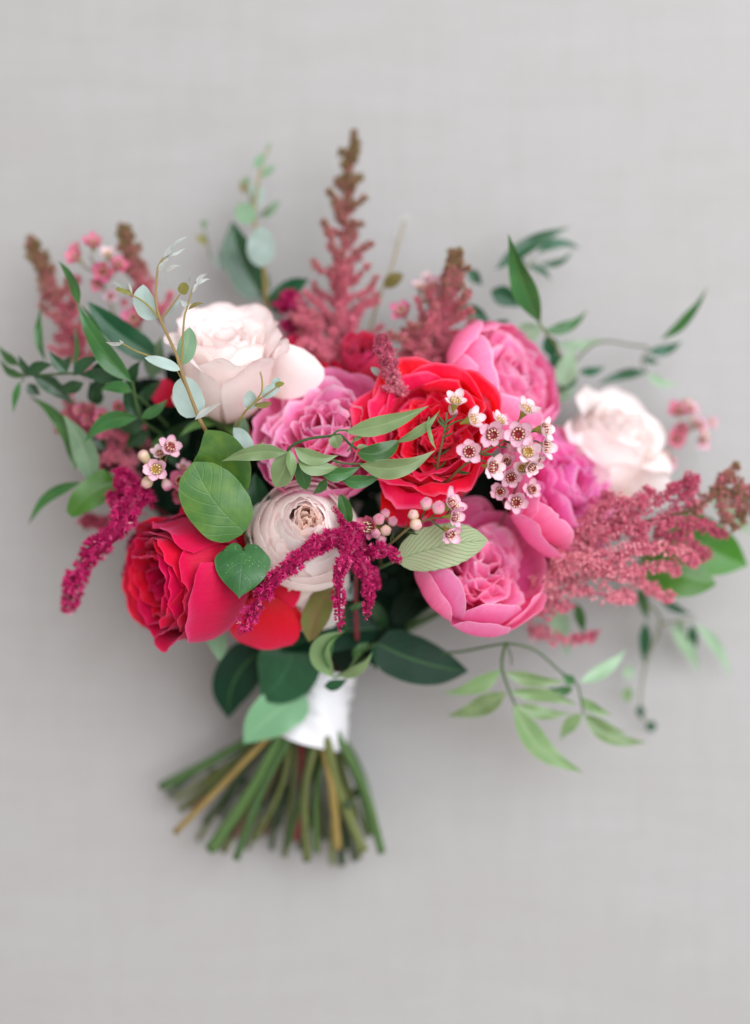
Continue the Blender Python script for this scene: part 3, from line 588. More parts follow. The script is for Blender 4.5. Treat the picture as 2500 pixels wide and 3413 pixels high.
# ---------------------------------------------------------------- roses
G = 'roses in the bouquet'
r1 = flower('rose', 'large open blush white rose with petals curling out beside the eucalyptus sprig', 'rose', 760, 1080, .152, (.06, .78, .60), .046, .076, .3, G); cup_rose(r1, .0515, 'blush', 4, 24, 1.15)
r2 = flower('rose', 'crimson garden rose seen from its side, with a crumpled dark heart', 'rose', 548, 1945, .150, (-.80, -.14, .58), .046, .060, .5, G); rosette(r2, .0420, .074, ('red', 'red', 'red'), 8, 52, .56, .2, .044, 2.0, .2, .5, .06, .012, .92)
r3 = flower('rose', 'wide scarlet ruffled rose in the middle, partly behind white waxflowers', 'rose', 1435, 1415, .176, (-.10, .22, .95), .05, .046, 1.2, G); peony(r3, .037, 21, ('scarlet', 'scarlet'), 34, 58, (.8, 1.35), (.08, .17), 1.02); rosette(r3, .0445, .041, ('scarlet', 'scarlet', 'scarlet'), 22, 16, .9, .36, .07, 2.1, .0, .0, .08, .014, .98, .25, t0=.62, done=False)
r4 = flower('rose', 'blush garden rose with a peach heart above the magenta amaranth', 'rose', 1020, 1745, .174, (.02, .26, .95), .036, .05, .2, G); rosette(r4, .0365, .056, ('blush_warm', 'blush', 'blush'), 33, 38, 1.22, .16, .026, 2.7, .12, .3, .04, .008, .52, .36, 1.12)
r5 = flower('rose', 'soft focus blush white rose between the pink peony and the coral astilbe', 'rose', 2085, 1420, .078, (.42, .62, .62), .04, .066, .9, G); rosette(r5, .037, .07, ('blush', 'blush', 'blush'), 17, 22, 1.1, .5, .05, 2.4, .08, .2, .03, .006, .76, .1)
r6 = flower('rose', 'small round hot pink rose bud below the tall astilbe', 'rose', 1205, 1165, .105, (-.05, .45, .88), .02, .036, .4, G); cup_rose(r6, .0275, 'hot', 23, 16, .0)
r7 = flower('rose', 'deep crimson rose half hidden behind the frilly pink peony', 'rose', 985, 1310, .102, (-.1, .45, .88), .04, .045, 0, G); rosette(r7, .044, .05, ('red', 'red', 'red'), 44, 32, .7, .3, .03)
r9 = flower('rose', 'dark red rose deep between the scarlet rose and the upper peony', 'rose', 1530, 1235, .10, (0, .5, .85), .035, .042, 0, G); rosette(r9, .036, .046, ('red', 'red', 'red'), 54, 28, .7, .25, .03)
# loose outer petals that the photograph shows lying apart from their cups
def extra(root, mat, *a, **k): return leaf(root, mat, *a, prof=k.pop('prof', 'petal'), name='petal', fold=k.pop('fold', .02), cup=k.pop('cup', .12), wave=k.pop('wave', .03), nu=12, nv=13, **k)
e = extra
def extra_local(root, mat, *a, **k):      # same, for roots that are rotated
    t = Vector(root.location)
    class Rt: location = t
    seedc[0] += 1; x0, y0, x1, y1, w = a[:5]; z0 = k.get('z0', .15); z1 = k.get('z1', z0)
    C = [p - t for p in line(x0, y0, x1, y1, z0, z1, k.get('bend', 0), k.get('arch', 0))]
    V, F, U = blade(C, M(w, (z0 + z1) / 2), k.get('prof', 'petal'), k.get('roll', 0), k.get('roll', 0) + k.get('twist', 0), k.get('fold', .02), k.get('wave', .03), k.get('cup', .12), k.get('serr', 0), 0, 13, 14, seedc[0])
    q = root.rotation_quaternion.inverted(); V = np.array([list(q @ Vector(p)) for p in V])
    return obj('petal', mesh_np('petal', V, F, U), MT[mat], root)
x = extra_local
x(r1, 'blush', 880, 1290, 1030, 1175, 185, z0=.125, z1=.145, bend=-20, arch=30, roll=-10)
x(r1, 'blush', 760, 1330, 600, 1270, 150, z0=.115, z1=.14, bend=20, arch=25)
x(r1, 'hot', 600, 1340, 515, 1290, 90, z0=.10, z1=.115, arch=15)
x(r2, 'red', 775, 1960, 622, 1668, 210, z0=.11, z1=.135, bend=-40, arch=25, fold=.08, wave=.05)
x(r3, 'scarlet', 1350, 1570, 1325, 1752, 120, z0=.15, z1=.145, arch=20, bend=14, wave=.06, serr=.1)
x(r3, 'scarlet', 1430, 1570, 1415, 1735, 150, z0=.145, z1=.135, arch=20, wave=.06)
x(r3, 'scarlet', 1470, 1540, 1570, 1630, 190, z0=.155, z1=.135, arch=25)
x(r3, 'scarlet', 1500, 1600, 1390, 1690, 150, z0=.14, z1=.12, arch=15)
x(r3, 'scarlet', 1310, 1580, 1305, 1740, 90, z0=.14, z1=.15, arch=15, roll=35)
x(r3, 'scarlet', 1270, 1440, 1200, 1490, 150, z0=.13, z1=.15, arch=10)
x(r4, 'blush', 1010, 1880, 940, 1700, 240, z0=.115, z1=.148, bend=60, arch=30, roll=25)
x(r4, 'blush', 1040, 1860, 1020, 2105, 230, z0=.14, z1=.105, arch=40, fold=0)
x(r4, 'blush', 1000, 1850, 1100, 2010, 210, z0=.15, z1=.125, arch=30)
x(r4, 'blush_warm', 1020, 1830, 960, 2010, 220, z0=.152, z1=.12, arch=25)
x(r5, 'blush', 2060, 1660, 2235, 1600, 150, z0=.07, z1=.085, arch=20)
x(r5, 'blush', 2050, 1640, 1935, 1440, 190, z0=.06, z1=.085, arch=25, bend=20)
r8 = flower('rose', 'crimson rose facing away below, crossed by the long magenta amaranth tassel', 'rose', 900, 2050, .12, (-.1, -.6, .5), .035, .04, .7, G); rosette(r8, .022, .03, ('red', 'red', 'red'), 61, 16, .7, .2, .03)
x(r8, 'red', 850, 1990, 885, 2165, 230, z0=.145, z1=.125, arch=30, bend=10)
x(r8, 'red', 800, 1930, 800, 2110, 130, z0=.13, z1=.125, arch=15)
x(r8, 'red', 880, 1960, 990, 2010, 130, z0=.14, z1=.14, arch=15, roll=-15)
x(r8, 'red', 900, 1990, 960, 2130, 150, z0=.13, z1=.12, arch=25)
# ---------------------------------------------------------------- peonies
G = 'pink peonies'
p1 = flower('peony', 'frilly pink peony under the arching vine, next to the blush rose', 'peony', 1055, 1405, .160, (-.15, .35, .93), .045, .046, .2, G); peony(p1, .045, 5, ('pink', 'pink_guard'), 36, 66)
ring(p1, .046, 'pink_guard', 8, 0, (0, 1, 0), .75, .5, 3, 1.0, 1.0, .08)
p2 = flower('peony', 'pink peony with a smooth cupped side, above the scarlet rose', 'peony', 1750, 1220, .124, (.56, .40, .73), .045, .046, .9, G); peony(p2, .043, 14, ('pink', 'pink_guard'), 28, 60)
ring(p2, .042, 'pink_guard', 5, .3, (.9, .5, 0), 1.2, .86, 14, 1.6, .98, -.2); ring(p2, .042, 'pink_guard', 6, .9, (.9, .5, 0), .98, .8, 15, 1.4, 1.1, -.16)
p3 = flower('peony', 'magenta pink peony with two pale notched petals, behind the waxflowers', 'peony', 1945, 1590, .126, (.62, .32, .70), .045, .046, .4, G); peony(p3, .047, 25, ('pink_deep', 'pink_deep'), 32, 62)
ring(p3, .045, 'pink_guard', 7, .1, (.9, .45, 0), 1.0, .45, 31, 1.2, 1.02, .0, .12, .03, .03); ring(p3, .045, 'pink_guard', 6, .5, (.9, .45, 0), .8, .4, 32, 1.3, 1.16, .16, .16, .045, .04)
p4 = flower('peony', 'open cupped pink peony lowest of all, with a ring of broad outer petals', 'peony', 1640, 1845, .152, (.34, .50, .80), .045, .046, .1, G); peony(p4, .043, 36, ('pink', 'pink_guard'), 26, 58)
ring(p4, .043, 'pink_guard', 7, .1, (.55, .8, 0), 1.15, .95, 51, 1.1, 1.0, -.06, .02, tk=.42); ring(p4, .043, 'pink_guard', 6, .5, (.55, .8, 0), .95, .8, 52, 1.15, 1.12, .06, .02, tk=.45)
# ---------------------------------------------------------------- broad salal leaves, each its own thing with a stalk
def broad(label, mat, stalk, *a, prof='broad', cat='leaf', **k):
    x0, y0 = a[0], a[1]; z0 = k.get('z0', .15)
    t = thing('broad_leaf', label, cat, P(x0, y0, z0), 'broad salal leaves')
    ob = leaf(t, mat, *a, prof=prof, name='blade', nu=13, nv=20, **k)
    sx, sy, sz = stalk; mx, my = (x0 + sx) / 2, (y0 + sy) / 2
    tube('leaf_stalk', [P(x0, y0, z0 + .0004), P(mx, my, (z0 + sz) / 2 + .002), P(sx, sy, sz)], .0011, .0014, MT['st_green'], t, 10, 6)
    return t
broad('big sunlit green leaf with its rounded end down, beside the blush garden rose', 'salal', (845, 1835, .12), 815, 1772, 645, 1540, 206, bend=20, z0=.172, z1=.180, arch=22, roll=-4, fold=.05, cup=.1, prof='round')
broad('pointed green leaf standing up behind the big sunlit leaf', 'salal', (760, 1690, .12), 735, 1640, 684, 1432, 200, bend=-28, z0=.160, z1=.176, arch=14, roll=14, fold=.06)
broad('heart shaped green leaf with water specks and a pale tip', 'salal_heart', (855, 1770, .12), 812, 1836, 797, 1996, 186, z0=.176, z1=.184, arch=14, fold=.03, cup=.12, prof='heart', lobe=.17)
broad('dark green leaf in the gap beside the blush garden rose', 'salal_mid', (870, 1800, .09), 862, 1790, 850, 1575, 110, z0=.125, z1=.14, arch=10)
broad('glossy dark leaf partly covering the ribbon, middle one of three', 'salal_mid', (1010, 2110, .07), 985, 2135, 868, 2335, 210, bend=24, z0=.095, z1=.082, arch=18, fold=.04)
broad('grey green leaf hanging lowest over the white ribbon', 'salal_grey', (1060, 2260, .06), 1020, 2315, 812, 2478, 150, bend=-16, z0=.082, z1=.076, arch=12, fold=.16)
broad('blackish green leaf on the outer side of the ribbon leaves', 'salal_dark', (930, 2120, .06), 872, 2165, 760, 2395, 150, bend=-36, z0=.072, z1=.062, arch=12)
broad('wide dark leaf with a pale midrib below the cupped peony', 'salal_dark', (1200, 2170, .09), 1256, 2145, 1562, 2238, 158, bend=-16, z0=.105, z1=.095, arch=14, roll=6, fold=.07)
broad('shiny dark leaf lying flat above the ribbon', 'salal_dark', (1290, 2070, .08), 1262, 2095, 932, 2172, 130, bend=-22, z0=.088, z1=.096, arch=14, roll=-14)
broad('dark leaf tucked under the wide leaf with the pale midrib', 'salal_mid', (1240, 2130, .07), 1262, 2140, 1300, 2235, 90, z0=.075, z1=.07, arch=8)
broad('bright green leaf at the edge beside the coral astilbe', 'salal_bright', (2180, 1730, .05), 2230, 1760, 2492, 1885, 185, bend=-6, z0=.072, z1=.066, arch=12)
broad('two tone green leaf under the coral astilbe tips', 'salal_bright', (2090, 1830, .05), 2140, 1855, 2388, 1948, 176, bend=-10, z0=.078, z1=.082, arch=16, roll=16)
broad('pale underside of a leaf below the coral astilbe', 'jasmine_pale', (2060, 1850, .04), 2130, 1880, 2290, 1985, 120, bend=-8, z0=.06, z1=.05)
broad('tall blurred green leaf behind the grey eucalyptus disc', 'jasmine_dark', (900, 1080, .04), 875, 990, 772, 735, 118, bend=20, z0=.045, z1=.05, arch=10)
broad('dark leaf behind the astilbe foot above the blush rose', 'salal_mid', (960, 1080, .04), 905, 1030, 1030, 930, 70, bend=12, z0=.06, z1=.07)
broad('cropped green leaf with a cut end beside the magenta tassel', 'salal_bright', (420, 1590, .09), 385, 1600, 232, 1716, 96, bend=-12, z0=.115, z1=.12, arch=8, prof='blunt')
broad('dark pointed leaf above the small pink rose petal', 'salal_mid', (540, 1240, .08), 512, 1185, 292, 1005, 90, bend=14, z0=.11, z1=.12, arch=8)
broad('pale serrated amaranth leaf with ribbed veins over the cupped peony', 'amar_leaf', (1250, 1900, .15), 1322, 1868, 1628, 1800, 150, bend=14, z0=.168, z1=.174, arch=16, roll=8, fold=.05, serr=.06, prof='oval')
broad('rusty serrated amaranth leaf hanging below the blush rose', 'amar_rust', (1140, 1900, .12), 1118, 1945, 1030, 2140, 100, bend=-14, z0=.142, z1=.135, arch=10, roll=-25, fold=.2, serr=.06, prof='oval')
broad('small green leaf lying on the blush rose beside the tassel', 'jasmine_mid', (1165, 1790, .14), 1158, 1755, 1132, 1645, 46, z0=.17, z1=.176, prof='oval', bend=-6)
broad('grey green sepal like leaf hanging under the crimson rose', 'euc_green', (720, 2070, .09), 690, 2085, 732, 2204, 64, bend=16, z0=.11, z1=.1)
# ---------------------------------------------------------------- jasmine vines
V1 = thing('jasmine_vine', 'sharp light green vine arching across the pink peony and scarlet rose', 'vine', P(973, 1483, .186), 'jasmine vines')
stem(V1, [(960, 1600, .15), (955, 1520, .182), (973, 1486, .19), (1030, 1462, .194), (1106, 1453, .195), (1135, 1450, .195), (1165, 1480, .19), (1190, 1498, .188)], 5, 4, 'st_green')
stem(V1, [(1106, 1455, .195), (1125, 1436, .197), (1160, 1434, .197)], 4, 3, 'st_green', 'tendril'); stem(V1, [(1080, 1520, .19), (1112, 1534, .19), (1150, 1545, .19), (1216, 1546, .19)], 3.5, 3, 'st_green', 'tendril'); stem(V1, [(1112, 1534, .19), (1130, 1550, .19), (1142, 1560, .19)], 3, 2, 'st_green', 'tendril')
stem(V1, [(1180, 1455, .196), (1176, 1480, .194), (1162, 1500, .192), (1158, 1505, .19)], 3, 2, 'st_green', 'tendril')
j = 'jasmine'
leaf(V1, j, 956, 1508, 737, 1538, 62, -14, 12, .190, .186, 10); leaf(V1, j, 960, 1502, 914, 1622, 84, 10, -10, .188, .18, 8, prof='oval'); leaf(V1, j, 966, 1500, 972, 1592, 40, 0, 30, .194, .19, 6)
leaf(V1, 'jasmine_mid', 996, 1540, 1022, 1632, 52, 0, 10, .18, .172, 4, prof='oval'); leaf(V1, j, 982, 1492, 1128, 1518, 60, -22, -14, .194, .19, 4); leaf(V1, j, 992, 1528, 1132, 1556, 74, -16, 8, .19, .188, 8)
leaf(V1, 'jasmine_mid', 1070, 1580, 1205, 1553, 54, -12, -14, .186, .186, 6); leaf(V1, 'jasmine_mid', 1138, 1598, 1278, 1578, 52, -16, -10, .182, .184, 6); leaf(V1, 'jasmine_mid', 1086, 1596, 1042, 1648, 36, 6, 20, .178, .17, 2)
leaf(V1, j, 1200, 1550, 1452, 1500, 78, -34, -8, .19, .194, 12); leaf(V1, j, 1152, 1440, 1430, 1352, 72, -14, -8, .196, .2, 10); leaf(V1, 'jasmine_mid', 1192, 1510, 1330, 1468, 62, -20, 6, .19, .19, 8, prof='oval'); leaf(V1, j, 1322, 1474, 1468, 1366, 40, -14, -25, .19, .196, 8)
leaf(V1, j, 1430, 1388, 1455, 1500, 24, -12, 35, .196, .19, 4); leaf(V1, j, 1112, 1452, 1128, 1494, 46, 0, 10, .198, .194, 4, prof='broad'); leaf(V1, j, 1170, 1478, 1228, 1448, 18, 4, 40, .196, .196); leaf(V1, j, 1188, 1492, 1228, 1488, 20, 2, 20, .192, .192)
V2 = thing('jasmine_vine', 'dark green vine trailing out beside the blush rose and brown astilbe', 'vine', P(260, 1260, .12), 'jasmine vines')
stem(V2, [(560, 1420, .10), (470, 1330, .125), (350, 1255, .13), (247, 1245, .13), (90, 1250, .115), (40, 1230, .11)], 6, 3, 'st_green'); stem(V2, [(90, 1255, .115), (60, 1215, .11), (10, 1180, .1)], 4, 2, 'st_green', 'tendril'); stem(V2, [(80, 1255, .115), (74, 1275, .115)], 3, 2, 'st_green', 'tendril'); stem(V2, [(440, 1270, .14), (470, 1390, .13), (540, 1450, .1)], 5, 5, 'st_green', 'tendril')
g, d = 'jasmine_mid', 'jasmine_dark'
for q in [(g, 437, 1272, 258, 1012, 82, 18, 10, .145, .15, 12), (g, 264, 1015, 194, 868, 44, -14, 20, .145, .13, 4), (g, 150, 1202, 143, 1002, 32, 18, 15, .10, .10, 2), (d, 226, 1240, 163, 1170, 46, 4, 0, .135, .14, 6), (d, 98, 1250, 60, 1183, 34, 0, 15, .115, .12, 4),
          (d, 93, 1253, 178, 1216, 50, 12, 0, .12, .125, 6), (g, 82, 1256, -8, 1192, 34, 12, 30, .115, .105, 2), (g, 66, 1216, -8, 1150, 36, 8, 10, .105, .1), (g, 67, 1271, 44, 1378, 26, -4, 10, .115, .11, 2), (d, 247, 1252, 342, 1192, 46, 16, 0, .135, .14, 4),
          (d, 412, 1268, 256, 1248, 58, -8, 0, .135, .13, 6), (d, 278, 1276, 188, 1284, 50, 12, 0, .125, .12, 6), (d, 92, 1280, 136, 1314, 44, -4, 0, .11, .105, 4), (d, 110, 1250, 250, 1352, 62, 8, 0, .12, .11, 8), (g, 440, 1305, 332, 1300, 50, -12, -14, .145, .14, 5),
          (g, 470, 1392, 560, 1330, 44, -8, 10, .14, .14, 4), (g, 458, 1392, 280, 1474, 68, -30, 20, .14, .135, 8), (g, 252, 1568, 93, 1316, 60, -46, 10, .115, .10, 8), ('euc_green', 308, 1610, 208, 1378, 92, -18, -8, .11, .115, 6), (g, 268, 1606, 92, 1752, 44, -30, 20, .11, .10, 6),
          (d, 330, 1350, 300, 1270, 60, 0, 0, .10, .115), (d, 470, 1400, 420, 1270, 60, 10, 0, .12, .13), (g, 340, 1180, 262, 1010, 34, -20, 20, .12, .13), (g, 246, 1230, 250, 1080, 22, -8, 20, .12, .12), ('euc_green', 500, 1260, 540, 1120, 80, 0, 0, .10, .11), (d, 560, 1500, 640, 1400, 90, 0, 0, .09, .1),
          (d, 300, 1265, 400, 1200, 50, 10, 10, .12, .125), (d, 360, 1262, 300, 1340, 56, -8, -10, .115, .11), (d, 430, 1290, 470, 1200, 52, 6, 15, .125, .13), (g, 400, 1262, 330, 1180, 44, -10, 15, .125, .13), (d, 200, 1250, 240, 1180, 40, 0, 10, .12, .12), (d, 160, 1252, 190, 1320, 44, 6, 0, .11, .105), (d, 480, 1400, 380, 1420, 60, 10, 10, .11, .11),
          (d, 500, 1440, 420, 1500, 64, -10, 10, .105, .1), (d, 470, 1350, 540, 1270, 54, 8, 20, .12, .12), (g, 540, 1450, 500, 1530, 50, 6, 15, .115, .11), (d, 350, 1500, 300, 1420, 56, 0, 0, .095, .1), (d, 560, 1470, 590, 1560, 60, 0, 10, .1, .095)]:
    leaf(V2, *q)
V3 = thing('jasmine_vine', 'soft focus vine with long narrow leaves above the upper peony', 'vine', P(1890, 1250, .06), 'jasmine vines')
stem(V3, [(1850, 1330, .06), (1885, 1240, .07), (1850, 1150, .08), (1800, 1080, .09), (1740, 950, .07), (1780, 860, .05)], 6, 3, 'st_olive'); stem(V3, [(1890, 1240, .07), (1960, 1160, .05), (2020, 1138, .045), (2100, 1150, .04), (2160, 1160, .04), (2140, 1200, .04), (2156, 1246, .045)], 4, 3, 'st_olive', 'tendril')
m, p = 'salal_mid', 'jasmine_pale'
for q in [(g, 1800, 1075, 1694, 777, 92, 10, 25, .095, .125, 8), (m, 1653, 898, 1902, 755, 60, 16, 0, .055, .045, 6), (m, 1790, 842, 1935, 830, 40, 26, 0, .05, .042, 4), (m, 1800, 880, 1912, 832, 26, -20, 0, .045, .04), (m, 1760, 886, 1838, 938, 26, 12, 0, .05, .05), (m, 1637, 968, 1735, 1026, 76, 4, 0, .06, .06, 6),
          (m, 1560, 900, 1608, 952, 46, 0, 0, .06, .055), (m, 1532, 1026, 1642, 1086, 56, 8, 0, .07, .065, 4), (g, 1812, 1103, 1960, 1032, 46, -22, 10, .07, .06, 4), (p, 1715, 1130, 1818, 1085, 84, 0, 0, .08, .08), (p, 1854, 1150, 2022, 1130, 42, -10, 0, .055, .045), (p, 1880, 1290, 1912, 1155, 84, 6, 0, .07, .075, 6),
          (m, 1925, 1250, 1868, 1312, 64, -12, 0, .06, .06), (m, 1930, 1238, 2018, 1218, 34, -10, 0, .06, .05), (m, 2156, 1240, 1984, 1285, 40, -10, 0, .045, .05, 4), (p, 2158, 1245, 2262, 1280, 34, -14, 0, .045, .035), (g, 2204, 1132, 2358, 955, 40, -20, 25, .05, .065, 4), (m, 2160, 1172, 2276, 1136, 42, -12, 0, .045, .04),
          (m, 2143, 1196, 2198, 1210, 26, 0, 0, .045, .04), (m, 1860, 1180, 1840, 1250, 60, 0, 0, .06, .07), (m, 1700, 1100, 1640, 1075, 60, 0, 0, .07, .07), (m, 1820, 1120, 1850, 1200, 60, 0, 0, .07, .06), (p, 1840, 1340, 1930, 1290, 40, 0, 0, .05, .05), (m, 1750, 900, 1700, 840, 40, 0, 0, .05, .06), (m, 1560, 1060, 1500, 1010, 50, 0, 0, .06, .06)]:
    leaf(V3, *q)
V4 = thing('jasmine_vine', 'pale green vine hanging clear of the flowers below the cupped peony', 'vine', P(1684, 2150, .10), 'jasmine vines')
stem(V4, [(1440, 2178, .095), (1540, 2172, .105), (1640, 2152, .11), (1710, 2147, .11), (1789, 2171, .10), (1868, 2238, .095), (1922, 2280, .09), (1936, 2330, .088), (1946, 2380, .086)], 4.5, 3.5, 'st_green', n=36); stem(V4, [(1690, 2140, .11), (1680, 2165, .11), (1673, 2225, .105), (1698, 2304, .10), (1722, 2359, .095), (1740, 2400, .09)], 6, 3.5, 'st_green', 'tendril'); stem(V4, [(1690, 2150, .105), (1704, 2190, .1), (1705, 2218, .1)], 3, 2, 'st_green', 'tendril')
for q in [(j, 1671, 2232, 1472, 2312, 62, 18, 12, .105, .098, 8), (j, 1686, 2307, 1490, 2386, 76, 14, -8, .10, .093, 8), (j, 1686, 2242, 1888, 2270, 54, -12, -10, .105, .095, 6), (j, 1700, 2306, 1930, 2350, 56, 10, -15, .10, .09, 8), (j, 1718, 2350, 1904, 2378, 52, -14, 10, .097, .09, 6), (j, 1712, 2352, 1948, 2578, 92, -38, 14, .098, .085, 10),
          (p, 1934, 2274, 2090, 2162, 54, -14, 14, .09, .08, 6), (g, 1914, 2280, 1872, 2246, 40, 0, 0, .092, .094), (g, 1910, 2292, 1824, 2292, 36, 12, 0, .09, .088), (j, 1934, 2325, 2042, 2382, 42, -10, -10, .088, .08), (j, 1938, 2378, 1866, 2470, 54, -8, 8, .087, .08, 5), (j, 1946, 2380, 2088, 2444, 40, -8, -8, .087, .078, 4), (j, 1948, 2390, 2158, 2476, 66, -26, 10, .088, .082, 8)]:
    leaf(V4, *q)
V5 = thing('jasmine_vine', 'far blurred vine trailing down beside the coral astilbe', 'vine', P(2160, 2080, .03), 'jasmine vines')
stem(V5, [(2060, 1960, .05), (2180, 2030, .035), (2200, 2090, .03), (2152, 2213, .025), (2134, 2353, .018), (2160, 2420, .014)], 5, 3, 'st_olive'); stem(V5, [(2200, 2080, .03), (2320, 2060, .03)], 4, 3, 'st_olive', 'tendril')
for q in [(m, 2150, 2075, 2146, 2215, 46, 0, 0, .04, .03), (p, 2237, 2090, 2330, 2246, 54, 12, 0, .035, .02), (p, 2320, 2080, 2436, 2266, 40, 18, 0, .035, .018), (m, 2305, 2080, 2312, 2190, 40, 0, 0, .035, .022), (p, 2075, 2235, 2120, 2245, 54, 0, 0, .025, .022), (j, 2090, 2290, 2092, 2345, 44, 0, 0, .022, .018), (m, 2130, 2350, 2140, 2400, 32, 0, 0, .02, .016), (m, 2160, 2405, 2180, 2440, 44, 0, 0, .018, .012),
          (m, 2200, 1990, 2310, 2048, 36, -10, 0, .045, .04), (g, 2130, 1960, 2160, 2070, 42, 0, 0, .05, .045), (p, 2260, 2060, 2280, 2180, 40, 0, 0, .03, .02), (g, 1920, 2010, 1948, 2115, 42, 0, 0, .07, .06), (p, 1850, 2030, 1885, 2140, 80, 0, 0, .06, .05), (p, 1884, 2125, 1890, 2195, 24, 0, 0, .05, .045), (p, 2420, 1690, 2500, 1780, 70, 0, 0, .05, .045), ('euc_green', 2380, 1640, 2440, 1740, 60, 0, 0, .05, .04)]:
    leaf(V5, *q)
V6 = thing('jasmine_vine', 'short curled light green leaf pair above the ribbon', 'vine', P(1110, 2255, .115), 'jasmine vines')
stem(V6, [(1220, 2150, .10), (1190, 2190, .115), (1150, 2245, .12), (1110, 2258, .12)], 5, 4, 'st_green')
for q in [(j, 1110, 2256, 1150, 2102, 84, 62, 14, .122, .135, 16), (g, 1098, 2230, 1148, 2105, 44, 34, -30, .126, .137, 10), (j, 1125, 2252, 1242, 2172, 44, -22, -20, .122, .128, 8), (m, 1080, 2288, 1160, 2262, 44, -6, 0, .11, .115, 4), (m, 1246, 2150, 1252, 2240, 26, 0, 20, .105, .10), (g, 1180, 2200, 1232, 2140, 34, 10, 0, .11, .11)]:
    leaf(V6, *q)
# ---------------------------------------------------------------- eucalyptus sprigs
E1 = thing('eucalyptus_sprig', 'sharp branching eucalyptus sprig in front of the blush rose', 'eucalyptus', P(682, 1426, .17), 'eucalyptus sprigs')
stem(E1, [(760, 1560, .10), (682, 1428, .170), (654, 1369, .18), (602, 1230, .19), (587, 1179, .192), (535, 1065, .196), (520, 1009, .197), (521, 950, .197), (526, 892, .196)], 7, 3.5, 'st_euc', n=40)
for a in ([(535, 1065, .196), (490, 1015, .197), (437, 980, .196)], [(538, 1066, .196), (568, 1025, .197), (600, 980, .197)], [(604, 1222, .19), (608, 1150, .193), (614, 1060, .195), (622, 1030, .195), (640, 970, .194), (655, 940, .193)], [(604, 1226, .19), (556, 1206, .192), (480, 1180, .192), (450, 1168, .192), (407, 1145, .19)], [(526, 892, .196), (548, 858, .196), (590, 840, .195)], [(654, 1369, .18), (620, 1290, .185), (590, 1235, .188)]):
    stem(E1, a, 4, 2.5, 'st_euc', 'twig')
s, q_ = 'euc_silver', 'euc_olive'
for q in [('euc', 520, 1062, 478, 948, 72, 18, 0, .192, .19, 4, 0, 'oval'), ('euc_green', 604, 1216, 632, 1090, 62, -6, 0, .185, .185, 4, 0, 'oval'), ('euc', 655, 1388, 610, 1255, 98, 6, 0, .172, .175, 4, 0, 'round'), ('euc', 600, 1233, 482, 1192, 36, -4, 0, .195, .195, 3, 0, 'oval'), (s, 650, 1398, 740, 1342, 26, 4, 10, .18, .182, 2), (q_, 604, 980, 620, 942, 36, 0, 0, .197, .199, 0, 0, 'round'),
          ('euc', 540, 1062, 604, 990, 18, -6, 30, .194, .195), (s, 440, 985, 372, 938, 30, -8, 20, .195, .196, 4), (q_, 440, 982, 385, 965, 28, -10, 0, .196, .195, 2, 0, 'oval'), (s, 440, 978, 428, 938, 10, 0, 0, .196, .2), (s, 528, 905, 565, 860, 22, 4, 20, .196, .2), (s, 545, 860, 628, 786, 26, 8, 20, .197, .2, 2), (s, 556, 852, 620, 826, 14, -4, 20, .196, .197), (s, 540, 920, 606, 884, 20, 10, 20, .196, .196),
          (s, 560, 865, 578, 815, 14, 0, 30, .196, .2), (s, 530, 890, 556, 870, 18, 0, 0, .197, .2), (s, 625, 1022, 600, 1000, 22, 0, 20, .195, .196), (q_, 628, 1032, 682, 1012, 18, 8, 20, .196, .196, 2), (s, 640, 975, 672, 925, 18, 0, 30, .195, .197), (s, 632, 955, 640, 905, 8, 4, 30, .196, .198), (s, 655, 945, 692, 912, 18, 6, 0, .194, .197), (s, 408, 1145, 350, 1140, 16, 4, 20, .19, .19), (s, 412, 1147, 398, 1132, 12, 0, 20, .19, .192), (s, 660, 950, 702, 930, 12, 6, 0, .194, .196)]:
    leaf(E1, *q[:11], twist=0, prof=q[12] if len(q) > 12 else 'lance', fold=.08)
E2 = thing('eucalyptus_sprig', 'small grey eucalyptus sprig between the blush rose and frilly peony', 'eucalyptus', P(791, 1419, .16), 'eucalyptus sprigs')
stem(E2, [(770, 1500, .12), (791, 1419, .16), (815, 1375, .17), (842, 1347, .175), (871, 1310, .178), (874, 1270, .178), (868, 1240, .176)], 4.5, 2.5, 'st_euc'); stem(E2, [(842, 1347, .175), (880, 1320, .178), (930, 1285, .178)], 3, 2, 'st_euc', 'twig'); stem(E2, [(830, 1520, .15), (850, 1490, .16), (880, 1470, .165)], 3, 2, 'st_euc', 'twig')
for q in [('euc', 836, 1366, 832, 1300, 44, 0, 0, .17, .172, 2), ('euc', 876, 1325, 934, 1286, 40, 4, 0, .176, .178, 2), (q_, 915, 1283, 948, 1278, 18, 0, 0, .178, .18), ('euc', 905, 1280, 935, 1262, 24, 0, 0, .176, .178), ('euc', 834, 1512, 778, 1426, 52, -6, 0, .165, .168, 3), ('euc', 848, 1532, 920, 1490, 26, 4, 0, .168, .17, 2), ('euc_olive', 850, 1350, 905, 1342, 22, -4, 0, .172, .172), ('euc_green', 800, 1480, 812, 1390, 60, 0, 20, .13, .14)]:
    leaf(E2, *q, prof='oval', fold=.06)
E3 = thing('eucalyptus_sprig', 'blurred upright eucalyptus sprig with a round blue grey leaf', 'eucalyptus', P(885, 1000, .05), 'eucalyptus sprigs')
stem(E3, [(888, 1060, .05), (880, 900, .05), (850, 740, .05), (862, 600, .045), (895, 490, .04)], 9, 3, 'st_tan'); stem(E3, [(850, 740, .05), (830, 640, .045), (822, 590, .045)], 5, 3, 'st_olive', 'twig'); stem(E3, [(862, 720, .05), (905, 690, .045)], 4, 3, 'st_olive', 'twig')
